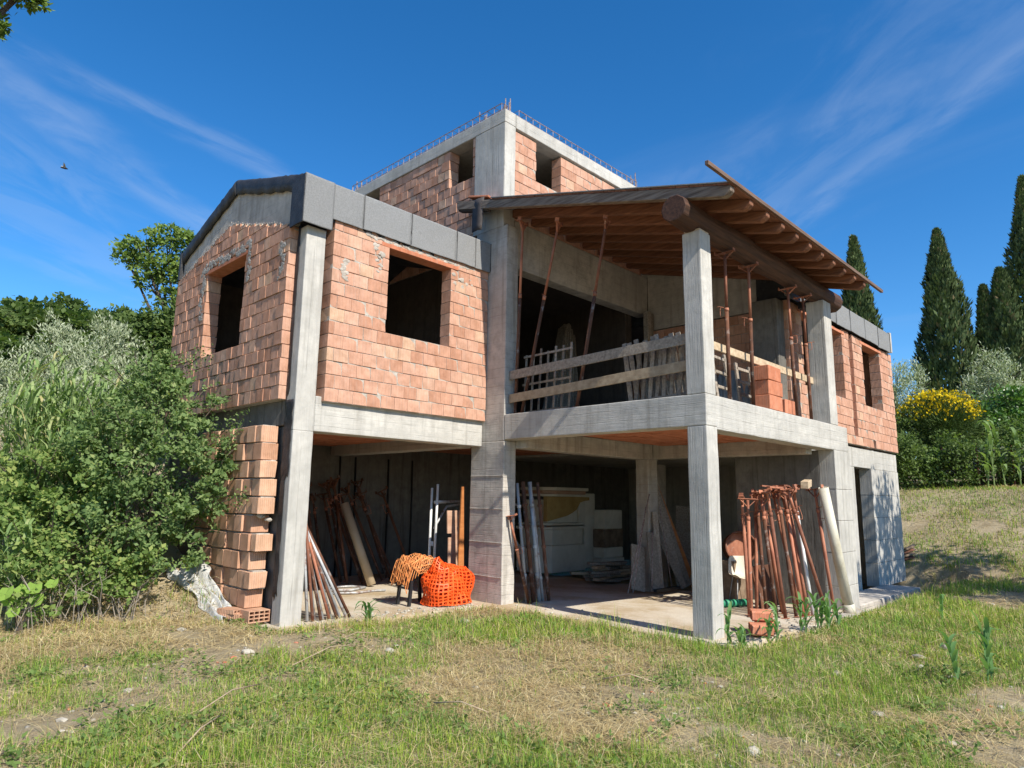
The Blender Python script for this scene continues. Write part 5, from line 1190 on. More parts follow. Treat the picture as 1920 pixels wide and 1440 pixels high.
twig([(-.55, 1.2, 1.55), (-.36, .8, 1.68), (-.30, .62, 1.72)], 130, .05, .034, M_LEAF, 'leafy_twig', 'leafy twig hanging before the middle of the stepped brick wall', 34, .06)
# -- shrubs and brambles further left
plant('shrub', 'broad light green shrub at the left edge before the reeds', 'shrub', (-2.5, 3.4, G(-2.5, 3.4)), [((-2.35, 3.1, 1.45), (.7, .6, .45)), ((-2.0, 2.7, 1.3), (.7, .6, .45)), ((-2.75, 3.3, 1.7), (.5, .5, .45)), ((-1.85, 2.6, 1.75), (.5, .5, .4)), ((-2.3, 3.3, 2.0), (.45, .5, .35))], 950, .085, .055, M_LEAFB, .03, 5, crown='foliage', trunk='stems', jit=.24, sub=60, fill=.5)
BRM = plant('bramble', 'tangled dark bramble at the foot of the shrubs on the left', 'bramble', (-1.9, 2.0, G(-1.9, 2.0)), [((-2.2, 2.2, .75), (.7, .5, .42)), ((-1.65, 1.85, .72), (.6, .5, .4)), ((-1.15, 1.6, .75), (.5, .4, .32)), ((-2.75, 2.45, .8), (.6, .5, .45)), ((-2.4, 1.8, .42), (.5, .35, .28)), ((-1.8, 1.6, .45), (.45, .3, .25))], 800, .07, .05, M_LEAFB, .02, 6, crown='foliage', trunk='stems', jit=.28, sub=45, fill=.5)
shoots(BRM, [((-2.2, 2.1, .9), (.8, .5, .4)), ((-1.5, 1.75, .9), (.6, .4, .4)), ((-2.3, 3.0, 1.9), (.6, .5, .4)), ((-1.9, 2.6, 1.9), (.5, .5, .4))], 44, M_LEAFB, 8, (.3, .8), .06, .042)
# dry stalks in the bramble
R = random.Random(4); mb = MB()
for i in range(60):
    x = R.uniform(-2.7, -1.2); y = 1.15 + R.uniform(0, .6) + .1 * abs(x); z = G(x, y); a = R.uniform(-.5, .5); l = R.uniform(.3, .9)
    mb.tube([(x, y, z), (x + a * .3, y + R.uniform(-.15, .1), z + l * .6), (x + a * .7, y + R.uniform(-.3, .1), z + l * .8)], [.006, .005, .003], 4)
o = part('dry_stalks', mb, M_OLDW, None, kind='stuff'); o['label'] = 'grey dry stalks standing in the bramble edge'; o['category'] = 'stalks'
# vine leaves at the far left
for i, (x, y, z) in enumerate([(-2.70, 1.62, .40), (-2.58, 1.55, .52), (-2.50, 1.46, .55), (-2.66, 1.50, .28), (-2.44, 1.52, .40), (-2.76, 1.55, .50), (-2.32, 1.40, .60)]):
    n = 11; s = .085 * (1 + .2 * (i % 3)); c = [(math.cos(2 * PI * k / n) * s * (1 if k % 2 else .78), math.sin(2 * PI * k / n) * s * (1 if k % 2 else .78), .012 * math.sin(k * 2.2)) for k in range(n)]
    if i == 0: VL = thing('vine', 'low vine with broad bright green leaves at the left edge', 'vine', (-2.58, 1.5, G(-2.58, 1.5)))
    M = Matrix.Translation((x, y, z)) @ Matrix.Rotation(.7 + .2 * math.sin(i * 2), 4, 'X') @ Matrix.Rotation(-.3 + .3 * math.sin(i), 4, 'Y')
    part('leaf', MB().add([M @ Vector((0, 0, -.012))] + [M @ Vector(p) for p in c], [(0, k + 1, (k + 1) % n + 1) for k in range(n)]), M_VINE, VL)
    part('leaf_stalk', MB().tube([(x, y, z - .01), (x * .5 - 1.29, y * .5 + .75, z * .5 + .1), (-2.58, 1.55, G(-2.58, 1.55))], .004, 4), M_BARK, VL)
# -- reeds
def reeds(label, spots, hgt, seed, nl=11, group='reed clumps on the left bank'):
    r = np.random.default_rng(seed); V = []; F_ = []; mb = MB(); b = 0
    t = thing('reed_clump', label, 'reeds', (spots[0][0], spots[0][1], G(*spots[0])), group)
    for (x, y) in spots:
        h = hgt * r.uniform(.75, 1.1); z = G(x, y); lx, ly = r.normal(size=2) * .10 * h
        mb.tube([(x, y, z - .1), (x + lx * .4, y + ly * .4, z + h * .55), (x + lx, y + ly, z + h)], [.011, .009, .004], 5)
        for k in range(nl):
            f = .25 + .75 * (k + r.random()) / nl; p = np.array([x + lx * f, y + ly * f, z + h * f]); a = k * 2.6 + r.random(); l = r.uniform(.35, .65); w = r.uniform(.022, .04)
            d = np.array([math.cos(a), math.sin(a), 0]); s = np.array([-d[1], d[0], 0]); pts = []; q = p.copy(); el = r.uniform(.9, 1.25); dr = r.uniform(.35, .65)
            for j in range(5):
                ww = w * (1, 1.1, .9, .55, .04)[j]; pts += [q - s * ww / 2, q + s * ww / 2]; st = l / 4; q = q + (d * math.cos(el) + np.array([0, 0, math.sin(el)])) * st; el -= dr
            V += pts; F_ += [(b + 2 * j, b + 2 * j + 1, b + 2 * j + 3, b + 2 * j + 2) for j in range(4)]; b += 10
    leaf_part('leaves', (np.array(V), np.array(F_)), M_REED, t); part('stems', mb, M_REED, t); return t
r = np.random.default_rng(2)
reeds('tall pale green reed clump at the left edge of the photo', [(-2.75 + .5 * r.random() + .25 * k % 1, 3.9 + 1.2 * r.random()) for k in range(60)], 2.5, 1)
reeds('reed clump in front of the left silver bush', [(-2.3 + .9 * r.random(), 3.3 + 1.0 * r.random()) for k in range(60)], 2.35, 2)
reeds('reed clump between the silver bushes and the large shrub', [(-1.75 + .9 * r.random(), 3.0 + 1.1 * r.random()) for k in range(50)], 2.3, 3)
reeds('single leaning reed tuft near the gable wall', [(-.55 + .2 * r.random(), 4.6 + .3 * r.random()) for k in range(5)], 2.1, 4)
reeds('small low reed tuft in the bramble at the far left', [(-2.75 + .25 * r.random(), 2.0 + .3 * r.random()) for k in range(9)], 1.15, 5)
# -- silver bushes
def silver(label, x, y, top, w, seed, group='silver leaved bushes on the left bank'):
    z = G(x, y); h = top - z
    bl = [((x, y, z + h * .42), (w * .8, w * .8, h * .30)), ((x - w * .35, y + .1, z + h * .62), (w * .5, w * .5, h * .22)), ((x + w * .35, y - .1, z + h * .60), (w * .5, w * .5, h * .22)), ((x, y, z + h * .78), (w * .42, w * .42, h * .18)), ((x - w * .1, y, z + h * .91), (w * .22, w * .22, h * .10)), ((x + w * .25, y, z + h * .82), (w * .22, w * .22, h * .12))]
    return plant('silver_bush', label, 'bush', (x, y, z), bl, 1150, .085, .022, M_OLIVE, .04, seed, group, up=.75, outward=.5, jit=.30, sub=18)
silver('silver green bush, left of the two tall ones above the reeds', -1.42, 7.35, 5.3, .95, 11); silver('silver green bush, right of the two tall ones above the reeds', -.66, 6.55, 5.35, 1.0, 12)
silver('low silver bush at the far left above the reeds', -2.35, 7.4, 4.3, .9, 13); silver('low silver bush close behind the large shrub', -1.1, 5.6, 4.35, .8, 14); silver('low silver bush filling the gap beside the gable wall', .0, 6.4, 4.1, .8, 15)
# -- trees behind
bl = [((1.55, 13.5, 9.2), (.55, .55, .35)), ((2.15, 13.0, 9.55), (.6, .6, .35)), ((2.75, 12.6, 9.4), (.6, .6, .4)), ((1.35, 13.75, 8.85), (.4, .4, .3)), ((2.1, 13.1, 8.65), (.75, .7, .4)), ((2.9, 12.5, 8.6), (.8, .8, .45)), ((3.7, 11.9, 9.0), (.9, .8, .6)), ((1.85, 13.3, 8.15), (.42, .42, .28)), ((2.5, 12.9, 7.7), (.4, .4, .3)), ((3.5, 12.2, 7.9), (.9, .9, .6))]
plant('broadleaf_tree', 'tall light green broadleaf tree rising behind the left wing', 'tree', (3.4, 12.4, G(3.4, 12.4)), bl, 620, .14, .085, M_LEAFT, .16, 21, jit=.30, sub=14, fill=.3)
bl = [((1.25, 10.2, 6.15), (.65, .65, .5)), ((1.75, 9.9, 6.35), (.6, .6, .5)), ((1.0, 10.4, 5.5), (.95, .9, .7)), ((1.8, 9.9, 5.6), (.9, .9, .7)), ((1.4, 10.2, 4.6), (1.1, 1.0, .7)), ((.5, 10.8, 4.8), (.8, .8, .6)), ((.4, 10.6, 4.0), (.9, .9, .6))]
plant('broadleaf_tree', 'dense dark green tree close behind the left end of the house', 'tree', (1.4, 10.4, G(1.4, 10.4)), bl, 1000, .12, .075, M_LEAFF, .12, 22, jit=.3, sub=26)
# wood on the ridge: three kinds of crown, copied
def forest_proto(seed):
    R = random.Random(seed); bl = []
    for i in range(11): a = R.uniform(0, 2 * PI); q = R.uniform(.2, 1) ** .5; bl.append(((2.3 * q * math.cos(a), 2.3 * q * math.sin(a), 4.3 + R.uniform(-1.5, 1.9) * (1.15 - .5 * q)), (1.15, 1.15, .75)))
    bl.append(((0, 0, 3.2), (2.0, 2.0, 1.0))); bl.append(((0, 0, 1.8), (1.9, 1.9, .9)))
    t = thing('ridge_tree', 'x', 'tree', (0, 0, 0), 'trees of the wood on the ridge behind')
    leaf_part('crown', cloud_leaves(bl, 175, .34, .21, seed, jit=.34, sub=14, fill=.45), M_LEAFF, t); part('trunk', limbs((0, 0, 0), bl[:8], .15, seed), M_BARK, t, smooth=True); return t
FP = [forest_proto(s) for s in (41, 42, 43)]; used = set()
FT = [(-1.2, 27.5, 1.15, 'rounded tree rising highest at the left edge of the photo'), (.6, 29.5, .95, None), (2.2, 29.0, .95, None), (3.9, 28.0, 1.0, None), (5.3, 26.0, 1.0, None), (6.6, 24.5, .95, None), (.4, 36, 1.05, None), (2.4, 36.5, 1.1, None), (4.6, 35.5, 1.1, None), (6.8, 34, 1.15, None), (8.8, 32.5, 1.1, None),
      (-.6, 21.5, .72, None), (.9, 21.0, .75, None), (2.4, 20.5, .78, None), (3.8, 19.5, .75, None), (-1.4, 18.0, .55, None), (.2, 17.2, .55, None), (1.6, 16.4, .55, None), (10.5, 31, 1.1, None), (12, 30, 1.1, None), (-2.6, 24, 1.0, None)]
def sky_z(x, y, ypx):
    lo, hi = 0., 40.
    for _ in range(40):
        m = (lo + hi) / 2
        if to_px((x, y, m))[1] > ypx: lo = m
        else: hi = m
    return lo
for i, (x, y, s, lab) in enumerate(FT):
    tgt = (545 if i == 0 else 572 + 14 * math.sin(i * 2.1)) if y > 25 else 640 + 16 * math.sin(i * 3.3)
    s = max(.35, (sky_z(x, y, tgt) - G(x, y) + .2) / 7.0)
    p = FP[i % 3]; o = p if p.name not in used else copy_tree(p); used.add(p.name)
    o.location = (x, y, G(x, y) - .2); o.scale = (max(s, .8), max(s, .8), s); o.rotation_euler = (0, 0, i * 1.3)
    o['label'] = lab or ('tree of the wooded ridge behind the left bank, upper row' if y > 25 else 'smaller tree on the slope below the wooded ridge')
# -- cypresses
def cypress(label, x, y, top, w, seed, zb=None, lean=(0, 0)):
    r = np.random.default_rng(seed); z0 = zb if zb is not None else G(x, y); h = top - z0; n = 19000
    t = thing('cypress_tree', label, 'tree', (x, y, z0), 'tall cypresses beyond the hedge')
    f = r.random(n) ** .95; a = r.random(n) * 2 * PI
    prof = np.minimum(1, (f / .12 + .55)) * np.minimum(1.04, 1.42 * np.clip(1 - f, 0, 1) ** .82)
    lump = 1 + .16 * np.sin(a * 3 + f * 17 + seed) + .11 * np.sin(a * 7 - f * 41) + .10 * (vnoise(a * 3, f * 34, 1, seed) - .5) * 2 + .10 * (vnoise(a * 8, f * 90, 1, seed + 1) - .5) * 2
    rad = w * prof * lump * (1 - .22 * r.random(n) ** 2)
    d = np.stack([np.cos(a), np.sin(a), np.zeros(n)], 1); P = np.array([x, y, z0]) + d * rad[:, None] + np.stack([f * lean[0], f * lean[1], .25 + f * (h - .45)], 1)
    D = unit(d * .45 + np.array([0, 0, 1.0]) + rand_dir(n, r) * .42); N = unit(d + rand_dir(n, r) * .6); N = unit(N - D * (N * D).sum(1, keepdims=True)); s = r.uniform(.6, 1.3, n)
    leaf_part('crown', leaf_np(P, D, N, (.24 + .16 * (1 - f)) * s, .10 * s), M_CYP, t)
    core = []; 
    mb = MB().tube([(x, y, z0 - .2), (x, y, z0 + h * .6)], [.22, .08], 8); part('trunk', mb, M_BARK, t, smooth=True); return t
cypress('broad cypress standing alone in the middle of the right sky', 33.2, -1.45, 15.5, 1.32, 51); cypress('cypress half hidden behind the right end of the porch roof', 30.15, 1.54, 15.0, 1.05, 52)
cypress('tallest cypress cut by the right edge of the photo', 35.9, -4.6, 18.2, 1.4, 53, lean=(.0, -.2)); cypress('shorter cypress with a forked top left of the tallest one', 34.6, -3.65, 13.3, 1.5, 54)
cypress('slim second top of the forked cypress', 34.3, -2.95, 12.5, .75, 55)
# -- hedge, broom, laurel, olives on the right
def hedge(label, x, y, w, h, seed, m=M_LEAFF, L=.10, group='hedge shrubs along the top of the bank', per=700):
    z = G(x, y); bl = [((x + w * (k % 3 - 1) * .5, y + w * ((k * 7) % 3 - 1) * .35, z + h * (.25 + .5 * (k / 6))), (w * .55, w * .55, h * .26)) for k in range(7)]
    return plant('hedge_shrub', label, 'shrub', (x, y, z), bl, per, L, L * .6, m, .05, seed, group, crown='foliage', trunk='stems', jit=.34)
hedge('dark hedge shrub right behind the end of the house', 20.9, -2.0, 1.2, 1.9, 61); hedge('dark hedge shrub below the yellow broom', 21.9, -3.2, 1.2, 1.75, 62); hedge('dark hedge shrub left of the canes', 22.8, -4.1, 1.2, 1.6, 63); hedge('lighter green hedge shrub below the canes', 23.3, -5.1, 1.1, 1.4, 64, M_LEAF); hedge('hedge shrub at the right edge of the photo', 24.2, -6.3, 1.3, 1.7, 65)
hedge('tall dark shrub behind the hedge by the house end', 23.0, -1.2, 1.4, 2.6, 66); hedge('dark shrub behind the wire fence', 24.8, -4.4, 1.5, 2.2, 67); hedge('dark shrub behind the canes at the right edge', 26.0, -6.3, 1.6, 2.6, 68)
hedge('lighter twiggy shrub at the foot of the hedge below the broom', 21.3, -2.9, .7, 1.2, 69, M_LEAF)
bz = G(23.2, -2.85)
t = thing('broom_bush', 'rounded broom bush covered in yellow flowers above the hedge', 'bush', (23.2, -2.85, bz))
r = np.random.default_rng(71); n = 9500; d = rand_dir(n, r); d[:, 2] = d[:, 2] * .9 + .1; C0 = np.array([23.25, -2.85, 4.45]); q = r.random(n)[:, None] ** .5
P = C0 + d * q * np.array([1.3, 1.3, 1.2]); D = unit(d * .8 + np.array([0, 0, .45]) + rand_dir(n, r) * .6); N = unit(rand_dir(n, r)); leaf_part('stems', leaf_np(P, D, N, .30 * r.uniform(.6, 1.2, n), .022 * np.ones(n)), M_BROOM, t)
n = 2600; d = rand_dir(n, r); d[:, 2] = np.abs(d[:, 2]); P = C0 + d * np.array([1.38, 1.38, 1.28]) * (.86 + .2 * r.random((n, 1))) * (1 + .1 * np.sin(d[:, :1] * 9)); keep = (P[:, 2] > 4.6 + .75 * r.random(n)) ; P = P[keep]; n = len(P)
leaf_part('flowers', leaf_np(P, rand_dir(n, r), rand_dir(n, r), .105 * r.uniform(.7, 1.2, n), .085 * np.ones(n)), M_FLOWER, t)
part('trunk', limbs((23.2, -2.85, bz), [((23.0, -2.7, 4.4), .5), ((23.6, -3.0, 4.5), .5), ((23.2, -2.5, 4.8), .5)], .05, 7), M_BARK, t)
plant('laurel_bush', 'glossy bright green laurel bush right of the yellow broom', 'bush', (26.0, -4.6, G(26, -4.6)), [((25.6, -3.9, 4.9), (.8, .8, .6)), ((26.2, -4.5, 5.5), (.9, .9, .65)), ((26.8, -5.1, 5.3), (.9, .9, .7)), ((26.1, -4.5, 4.4), (1.0, 1.0, .6)), ((26.9, -5.4, 4.4), (1.0, 1.0, .7))], 620, .15, .075, M_LAUREL, .06, 72, jit=.32)
def olive(label, x, y, top, w, seed):
    z = G(x, y); h = top - z; bl = [((x + w * math.cos(k * 1.3) * .55, y + w * math.sin(k * 1.3) * .55, z + h * (.5 + .08 * k)), (w * .5, w * .5, h * .16)) for k in range(6)]
    return plant('olive_tree', label, 'tree', (x, y, z), bl, 520, .15, .035, M_OLIVE, .09, seed, 'olive trees beyond the hedge', up=.4, jit=.33)
olive('silver olive tree just right of the house end', 25.9, -.9, 7.5, 1.25, 75); olive('silver olive tree between the broad cypress and the forked one', 28.4, -3.7, 7.9, 1.2, 76)
olive('olive tree low behind the broom bush', 27.0, -2.3, 6.0, 1.1, 77)
# canes
def canes(label, spots, h, seed, m, group, wl=.05, ll=.5, name='cane_shoot', nl=8, z_=None):
    r = np.random.default_rng(seed); V = []; F_ = []; b = 0; mb = MB(); x0, y0 = spots[0]
    t = thing(name, label, 'cane', (x0, y0, G(x0, y0)), group)
    for (x, y) in spots:
        hh = h * r.uniform(.8, 1.15); z = G(x, y); lx, ly = r.normal(size=2) * .08 * hh; mb.tube([(x, y, z - .05), (x + lx, y + ly, z + hh)], [.012 * wl / .05, .005], 5)
        for k in range(nl):
            f = .12 + .88 * (k + .5) / nl; p = np.array([x + lx * f, y + ly * f, z + hh * f]); a = k * PI + r.normal() * .5; l = ll * r.uniform(.7, 1.15); w = wl * r.uniform(.8, 1.2)
            d = np.array([math.cos(a), math.sin(a), 0]); s = np.array([-d[1], d[0], 0]); q = p.copy(); el = r.uniform(1.0, 1.4); dr = r.uniform(.15, .62) if name == 'cane_shoot' else r.uniform(.3, .65)
            for j in range(6):
                ww = w * (.7, 1.1, 1.1, .9, .55, .04)[j]; V += [q - s * ww / 2 + np.array([0, 0, .12 * ww]), q, q + s * ww / 2 + np.array([0, 0, .12 * ww])]; q = q + (d * math.cos(el) + np.array([0, 0, math.sin(el)])) * l / 5; el -= dr
            for j in range(5): o_ = b + 3 * j; F_ += [(o_, o_ + 1, o_ + 4, o_ + 3), (o_ + 1, o_ + 2, o_ + 5, o_ + 4)]
            b += 18
    leaf_part('leaves', (np.array(V), np.array(F_)), m, t); part('stem', mb, m, t); return t
GC = 'giant cane plants on top of the hedge'
canes('arching cane plant on the hedge, left one', [(21.35, -4.45), (21.45, -4.6)], 1.9, 81, M_REED, GC, .10, .8, 'cane_plant', 9); canes('arching cane plant on the hedge, middle one', [(21.75, -4.85)], 1.85, 82, M_REED, GC, .10, .8, 'cane_plant', 9); canes('arching cane plant on the hedge at the right edge', [(22.05, -5.2), (22.2, -5.35)], 1.9, 83, M_REED, GC, .10, .8, 'cane_plant', 9)
GF = 'cane shoots growing at the edge of the grass'
for lab, sp, h, s in [('cane shoots at the foot of the porch corner column, left cluster', [(3.36, -4.62), (3.50, -4.70), (3.44, -4.76), (3.55, -4.62)], .42, 1), ('cane shoot before the hollow clay blocks', [(3.98, -4.85), (4.06, -4.93)], .40, 2), ('low cane clump before the rubble in front of the props', [(5.25, -5.0), (5.36, -5.1), (5.5, -5.05), (5.45, -4.95), (5.62, -5.15)], .36, 3),
                      ('single cane shoot on the floor edge left of the corner column', [(3.50, -3.72)], .40, 4), ('cane shoot alone at the right side of the grass', [(3.36, -7.0)], .42, 5), ('cane shoot near the right edge beside the other one', [(3.62, -7.18), (3.7, -7.22)], .48, 6), ('slim cane shoots before the rubble, between the two bigger clumps', [(4.75, -4.95), (4.85, -4.97)], .42, 7),
                      ('thin green shoot at the floor edge of the left bay', [(.96, -.60), (1.0, -.62)], .22, 8), ('cane shoot in the bank beyond the footing', [(7.4, -6.0)], .35, 9)]:
    canes(lab, sp, h, 90 + s, M_CANE, GF, .036, .30, 'cane_shoot', 8)
# wire fence
t = thing('wire_fence', 'sagging chain link fence with posts in front of the right hedge', 'fence', (21.6, -4.0, G(21.6, -4.0))); mb = MB(); a = Vector((21.2, -3.3, 0)); b = Vector((22.9, -5.9, 0)); nn = 26
for k in range(-8, nn):
    for sgn in (1, -1):
        p = []
        for j in range(9):
            u = (k + (j if sgn > 0 else 8 - j)) / nn
            if 0 <= u <= 1: q = a.lerp(b, u); p.append((q.x, q.y, G(q.x, q.y) + .45 + j * .105))
        if len(p) > 1: mb.tube(p, .006, 3, False)
part('wire_mesh', mb, M_GALV, t)
for u in (0, .33, .66, 1): q = a.lerp(b, u); part('post', MB().tube([(q.x, q.y, G(q.x, q.y) - .2), (q.x, q.y, G(q.x, q.y) + 1.4)], .025, 8), M_RUSTD, t)
# -- trees just outside the frame whose branch or shade shows in the photo
bl = [((-3.88, -2.2, 5.80), (.20, .18, .12)), ((-4.02, -2.1, 5.46), (.11, .11, .12)), ((-4.15, -1.95, 5.95), (.24, .22, .16)), ((-4.4, -1.5, 6.3), (.35, .35, .25)), ((-3.98, -1.25, 6.6), (.24, .24, .2)), ((-4.25, -1.0, 6.7), (.4, .4, .3)), ((-3.98, -1.2, 6.05), (.15, .15, .18)), ((-4.7, -.6, 6.9), (.7, .7, .5)), ((-5.5, -.6, 7.3), (.9, .9, .7)), ((-6.2, .1, 7.0), (1.0, 1.0, .8)), ((-5.3, .6, 7.8), (.9, .9, .7)), ((-6.6, -1.2, 6.4), (.9, .9, .7))]
OVT = plant('overhanging_tree', 'tree outside the left edge with one leafy branch reaching into the top left corner', 'tree', (-6.3, -.4, G(-6.3, -.4)), bl, 1100, .066, .046, M_LEAFT, .17, 101, jit=.28, sub=20)
leaf_part('branch_leaves', cloud_leaves([((-3.84, -2.22, 5.82), (.17, .15, .11)), ((-3.98, -2.1, 5.90), (.18, .18, .12)), ((-3.99, -2.12, 5.50), (.10, .10, .11)), ((-3.76, -2.32, 5.74), (.08, .08, .06)), ((-4.15, -1.95, 5.75), (.2, .2, .2))], 5200, .050, .036, 105, jit=.25, sub=14), M_LEAFT, OVT)
bl = [((12.9, -10.6, 7.9), (.8, .7, .7)), ((13.6, -10.3, 6.6), (.8, .7, .6)), ((12.2, -10.6, 6.8), (.75, .7, .6)), ((11.3, -10.8, 6.2), (.9, .8, .6)), ((10.6, -11.2, 5.3), (.9, .8, .5)), ((12.9, -10.4, 5.6), (.9, .8, .6)), ((11.9, -10.7, 5.2), (.9, .8, .5)), ((14.2, -10.8, 7.4), (.7, .7, .6)), ((10.2, -11.4, 6.4), (.7, .7, .5)), ((14.6, -11.2, 6.2), (.8, .7, .6)), ((11.5, -12.3, 5.1), (1.0, .9, .6)), ((12.4, -11.7, 4.7), (1.0, .8, .6)), ((13.3, -11.2, 4.6), (1.0, .8, .6)), ((10.6, -13.0, 5.2), (1.0, .9, .6)), ((9.8, -13.6, 5.0), (.9, .9, .6))]
plant('shade_tree', 'light tree outside the right edge that throws dappled shade on the right wing', 'tree', (12.6, -11.2, G(12.6, -11.2)), bl, 260, .16, .10, M_LEAFT, .14, 102, jit=.36, sub=14)
# -- bird
t = thing('bird', 'tiny dark bird flying in the left sky', 'bird', (1.9, 27.6, 16.9))
part('body', MB().tube([(1.75, 27.6, 16.9), (1.83, 27.6, 16.93), (1.95, 27.6, 16.94), (2.06, 27.6, 16.93)], [.01, .05, .06, .015], 8), M_BLACK, t, smooth=True)
for s in (-1, 1): part('wing', MB().add([(1.86, 27.6, 16.95), (1.98, 27.6, 16.95), (1.90, 27.6 + s * .14, 17.06), (1.80, 27.6 + s * .26, 17.10)], [(0, 1, 2, 3)]), M_ROCK, t)

# ================================================================ grass, straw, weeds
def in_floor(x, y): return ((x > 3.22) & (x < 8.6) & (y > -4.80) & (y < 4.7)) | ((x > -.05) & (x <= 3.3) & (y > -.36) & (y < 4.7)) | ((x > 8.5) & (x < 15.1) & (y > -4.0) & (y < 5)) | ((x > 8.5) & (x < 13.2) & (y > -4.35) & (y < 0))
def samples(n, seed):
    """points on the ground in view, about equally dense in the picture"""
    r = np.random.default_rng(seed); px = r.uniform(-60, 1980, n); dep = 3.2 * np.exp(r.random(n) ** 1.0 * math.log(26 / 3.2)); cy, sy = math.cos(YAW), math.sin(YAW)
    X = (px - 960) / 1266.9 * dep; x = CAM.x + dep * sy + X * cy; y = CAM.y + dep * cy - X * sy; return x, y, dep, r
GREENS = np.array([[.20, .33, .045], [.28, .39, .06], [.13, .245, .045], [.37, .43, .08]]); DRYS = np.array([[.62, .50, .24], [.52, .39, .185], [.70, .59, .33], [.44, .32, .155]])
def blades(name, label, n, seed, dry, hmin, hmax, w, flat, thin, cat='grass'):
    x, y, dep, r = samples(n, seed)
    pg = fbm(x, y, .55, 31, 4) + .18 * sstep(-2.0, -6.0, y + .35 * x) - .10 * sstep(-1.0, 1.2, y) ; bare = fbm(x, y, .8, 57, 4)
    pg = pg + .12 * sstep(9, 14, x); green = sstep(.38, .54, pg)
    if dry: keep = r.random(n) < (1 - .82 * green) * .95 * sstep(.30, .42, bare + .12)
    else: keep = r.random(n) < (.22 + .78 * green) * sstep(.33, .46, bare)
    if thin == 2: keep &= fbm(x, y, 1.7, 131, 3) > .56
    keep &= ~in_floor(x, y) & ~((x > -.9) & (x < 0) & (y > 1.8)) & (y < 9); x, y, dep = x[keep], y[keep], dep[keep]; pgk = pg[keep]; n = len(x); z = gz(x, y) - .006
    sc = np.clip(dep / 7, .8, 2.6); tuft = .55 + .9 * fbm(x, y, 2.2, 71, 3) ** 1.5 * 1.6
    h = r.uniform(hmin, hmax, n) * tuft * np.clip(sc, .9, 1.5); ww = w * sc * r.uniform(.7, 1.3, n); a = r.random(n) * 2 * PI
    d = np.stack([np.cos(a), np.sin(a), np.zeros(n)], 1); s = np.stack([-d[:, 1], d[:, 0], np.zeros(n)], 1)
    ln = r.uniform(.10, 1.15, n) if not flat else r.uniform(1.1, 1.5, n); P = np.stack([x, y, z + (r.uniform(.008, .05, n) if flat else 0)], 1)
    up = np.array([0, 0, 1.0]); e1 = (d * np.sin(ln * .5)[:, None] + up * np.cos(ln * .5)[:, None]); e2 = (d * np.sin(ln * 1.35)[:, None] + up * np.cos(ln * 1.35)[:, None])
    if flat:
        tl = r.uniform(.02, .35, n)[:, None]; e1 = d * np.cos(tl) + up * np.sin(tl); e2 = d * np.cos(tl) - up * np.sin(tl) * .6
    H_ = h[:, None]; W_ = ww[:, None]; m1 = P + e1 * H_ * .55; tip = m1 + e2 * H_ * .5
    V = np.stack([P - s * W_ / 2, P + s * W_ / 2, m1 + s * W_ * .4, m1 - s * W_ * .4, tip + s * W_ * .06, tip - s * W_ * .06], 1).reshape(-1, 3)
    i = np.arange(n)[:, None] * 6; F_ = np.concatenate([i + np.array([[0, 1, 2, 3]]), i + np.array([[3, 2, 4, 5]])], 0)
    me = np_mesh(name, V, F_, M_GRASS); pal = DRYS if dry else GREENS; c = pal[r.integers(0, 4, n)] * r.uniform(.8, 1.2, (n, 1))
    hv = fbm(x, y, 1.4, 141, 3)[:, None]; c = c * (np.array([1.18, 1.06, .80]) * hv + np.array([.78, .95, 1.15]) * (1 - hv)) if not dry else c * (.85 + .3 * hv)
    if not dry: mixd = (r.random(n) < .16 + .35 * (pgk < .5))[:, None]; c = np.where(mixd, DRYS[r.integers(0, 4, n)] * .9, c); 
    col = np.ones((n, 6, 4), np.float32); col[:, :, :3] = c[:, None, :]
    at = me.color_attributes.new('tint', 'FLOAT_COLOR', 'POINT'); at.data.foreach_set('color', col.ravel())
    o = bpy.data.objects.new(name, me); COL.objects.link(o); o['kind'] = 'stuff'; o['label'] = label; o['category'] = cat
blades('grass', 'short green and yellowing grass covering the plot', 480000, 5, False, .035, .085, .0050, False, 1)
blades('grass_tuft', 'taller grass tufts standing out of the turf', 120000, 25, False, .08, .17, .0050, False, 2)
blades('straw', 'mown dry straw lying flat among the grass', 170000, 6, True, .10, .30, .0055, True, 1, 'straw')
blades('dry_grass', 'upright dry grass stubble along the house and bank', 60000, 8, True, .02, .08, .0042, False, 1, 'straw')
# broad leaved weeds
def weeds(n, seed):
    x, y, dep, r = samples(n, seed); pg = fbm(x, y, .55, 31, 4) + .18 * sstep(-2.0, -6.0, y + .35 * x); cl = fbm(x, y, 1.1, 88, 3); keep = (cl > .53) & ~in_floor(x, y) & (pg > .42) & (dep < 15) & (y < 4); x, y = x[keep], y[keep]; n = len(x)
    k = 9; xx = np.repeat(x, k) + r.normal(size=n * k) * .05; yy = np.repeat(y, k) + r.normal(size=n * k) * .05; N_ = n * k; P = np.stack([xx, yy, gz(xx, yy) + r.uniform(.005, .07, N_)], 1)
    D = unit(rand_dir(N_, r) * np.array([1, 1, .35]) + np.array([0, 0, .35])); N = unit(rand_dir(N_, r) * .5 + np.array([0, 0, 1])); N = unit(N - D * (N * D).sum(1, keepdims=True)); s = r.uniform(.6, 1.3, N_); V, F_ = leaf_np(P, D, N, .050 * s, .026 * s)
    o = bpy.data.objects.new('weeds', np_mesh('weeds', V, F_, M_LEAFB)); COL.objects.link(o); o['kind'] = 'stuff'; o['label'] = 'patches of broad leaved weeds in the grass'; o['category'] = 'weeds'
weeds(6500, 12)
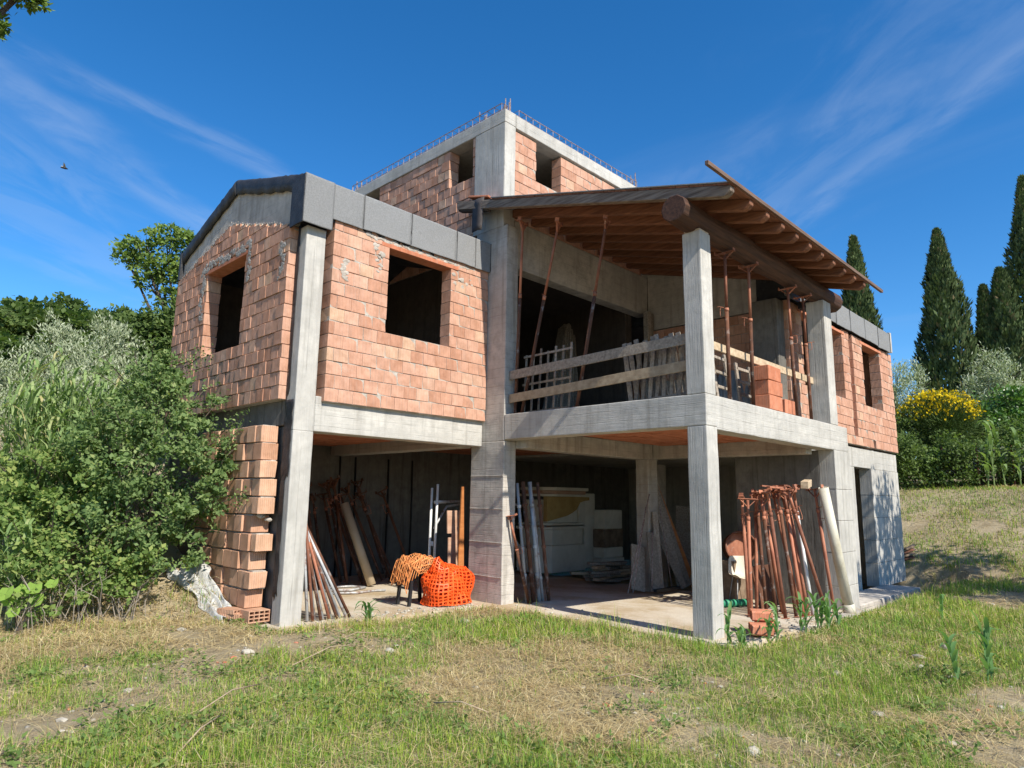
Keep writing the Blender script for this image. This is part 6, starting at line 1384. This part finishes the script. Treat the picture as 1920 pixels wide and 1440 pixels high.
# crumbs of stone and brick in the bare patches
x, y, dep, r = samples(2600, 15); bare = fbm(x, y, .8, 57, 4); keep = (bare < .45) & ~in_floor(x, y) & (dep < 13) & (y < .5); x, y, dep = x[keep], y[keep], dep[keep]; mb = MB(); mc_ = MB()
ico = blob((0, 0, 0), 1, 2.3, .6); iv = [Vector(v) for v in ico.v]; 
small = bmesh.new(); bmesh.ops.create_icosphere(small, subdivisions=1, radius=1); sv = [v.co.copy() for v in small.verts]; sf = [tuple(q.index for q in f.verts) for f in small.faces]; small.free()
zz = gz(x, y)
for i in range(len(x)):
    s = float(r.uniform(.006, .022)) * (2.2 if r.random() < .06 else 1); M = Matrix.Translation((x[i], y[i], zz[i] + s * .2)) @ Matrix.Rotation(float(r.random() * 6), 4, 'Z') @ Matrix.Diagonal((s * float(r.uniform(.8, 1.6)), s, s * .55, 1))
    (mc_ if r.random() < .16 else mb).add([M @ (v * (1 + .25 * mnoise.noise(v * 1.7 + Vector((i, 0, 0))))) for v in sv], sf)
for nm, b, m, lab in (('pebbles', mb, M_ROCK, 'pale pebbles scattered in the bare patches'), ('brick_crumbs', mc_, M_TERRA, 'orange brick crumbs scattered in the bare patches')):
    o = bpy.data.objects.new(nm, b.mesh(nm, m)); COL.objects.link(o); o['kind'] = 'stuff'; o['label'] = lab; o['category'] = 'pebbles'
# a few dry stalks lying on the lawn
R = random.Random(17)
for i, (x, y, a, l) in enumerate([(-2.3, -3.2, .6, .9), (-1.0, -2.2, .3, 1.1), (-.6, -4.6, 1.9, .5), (1.2, -5.0, 2.2, .5), (-2.7, -3.9, .8, .7), (-.2, -1.6, .2, .8)]):
    dx_, dy_ = math.cos(a) * l, math.sin(a) * l; polyline_tube('dry_stalk', [(x, y, G(x, y) + .05), (x + dx_ * .5, y + dy_ * .5, G(x + dx_ * .5, y + dy_ * .5) + .10), (x + dx_, y + dy_, G(x + dx_, y + dy_) + .05)], .006, M_PLANK, 'long pale dry stalk lying on the grass', 'stalk', 5, 'dry stalks on the grass')
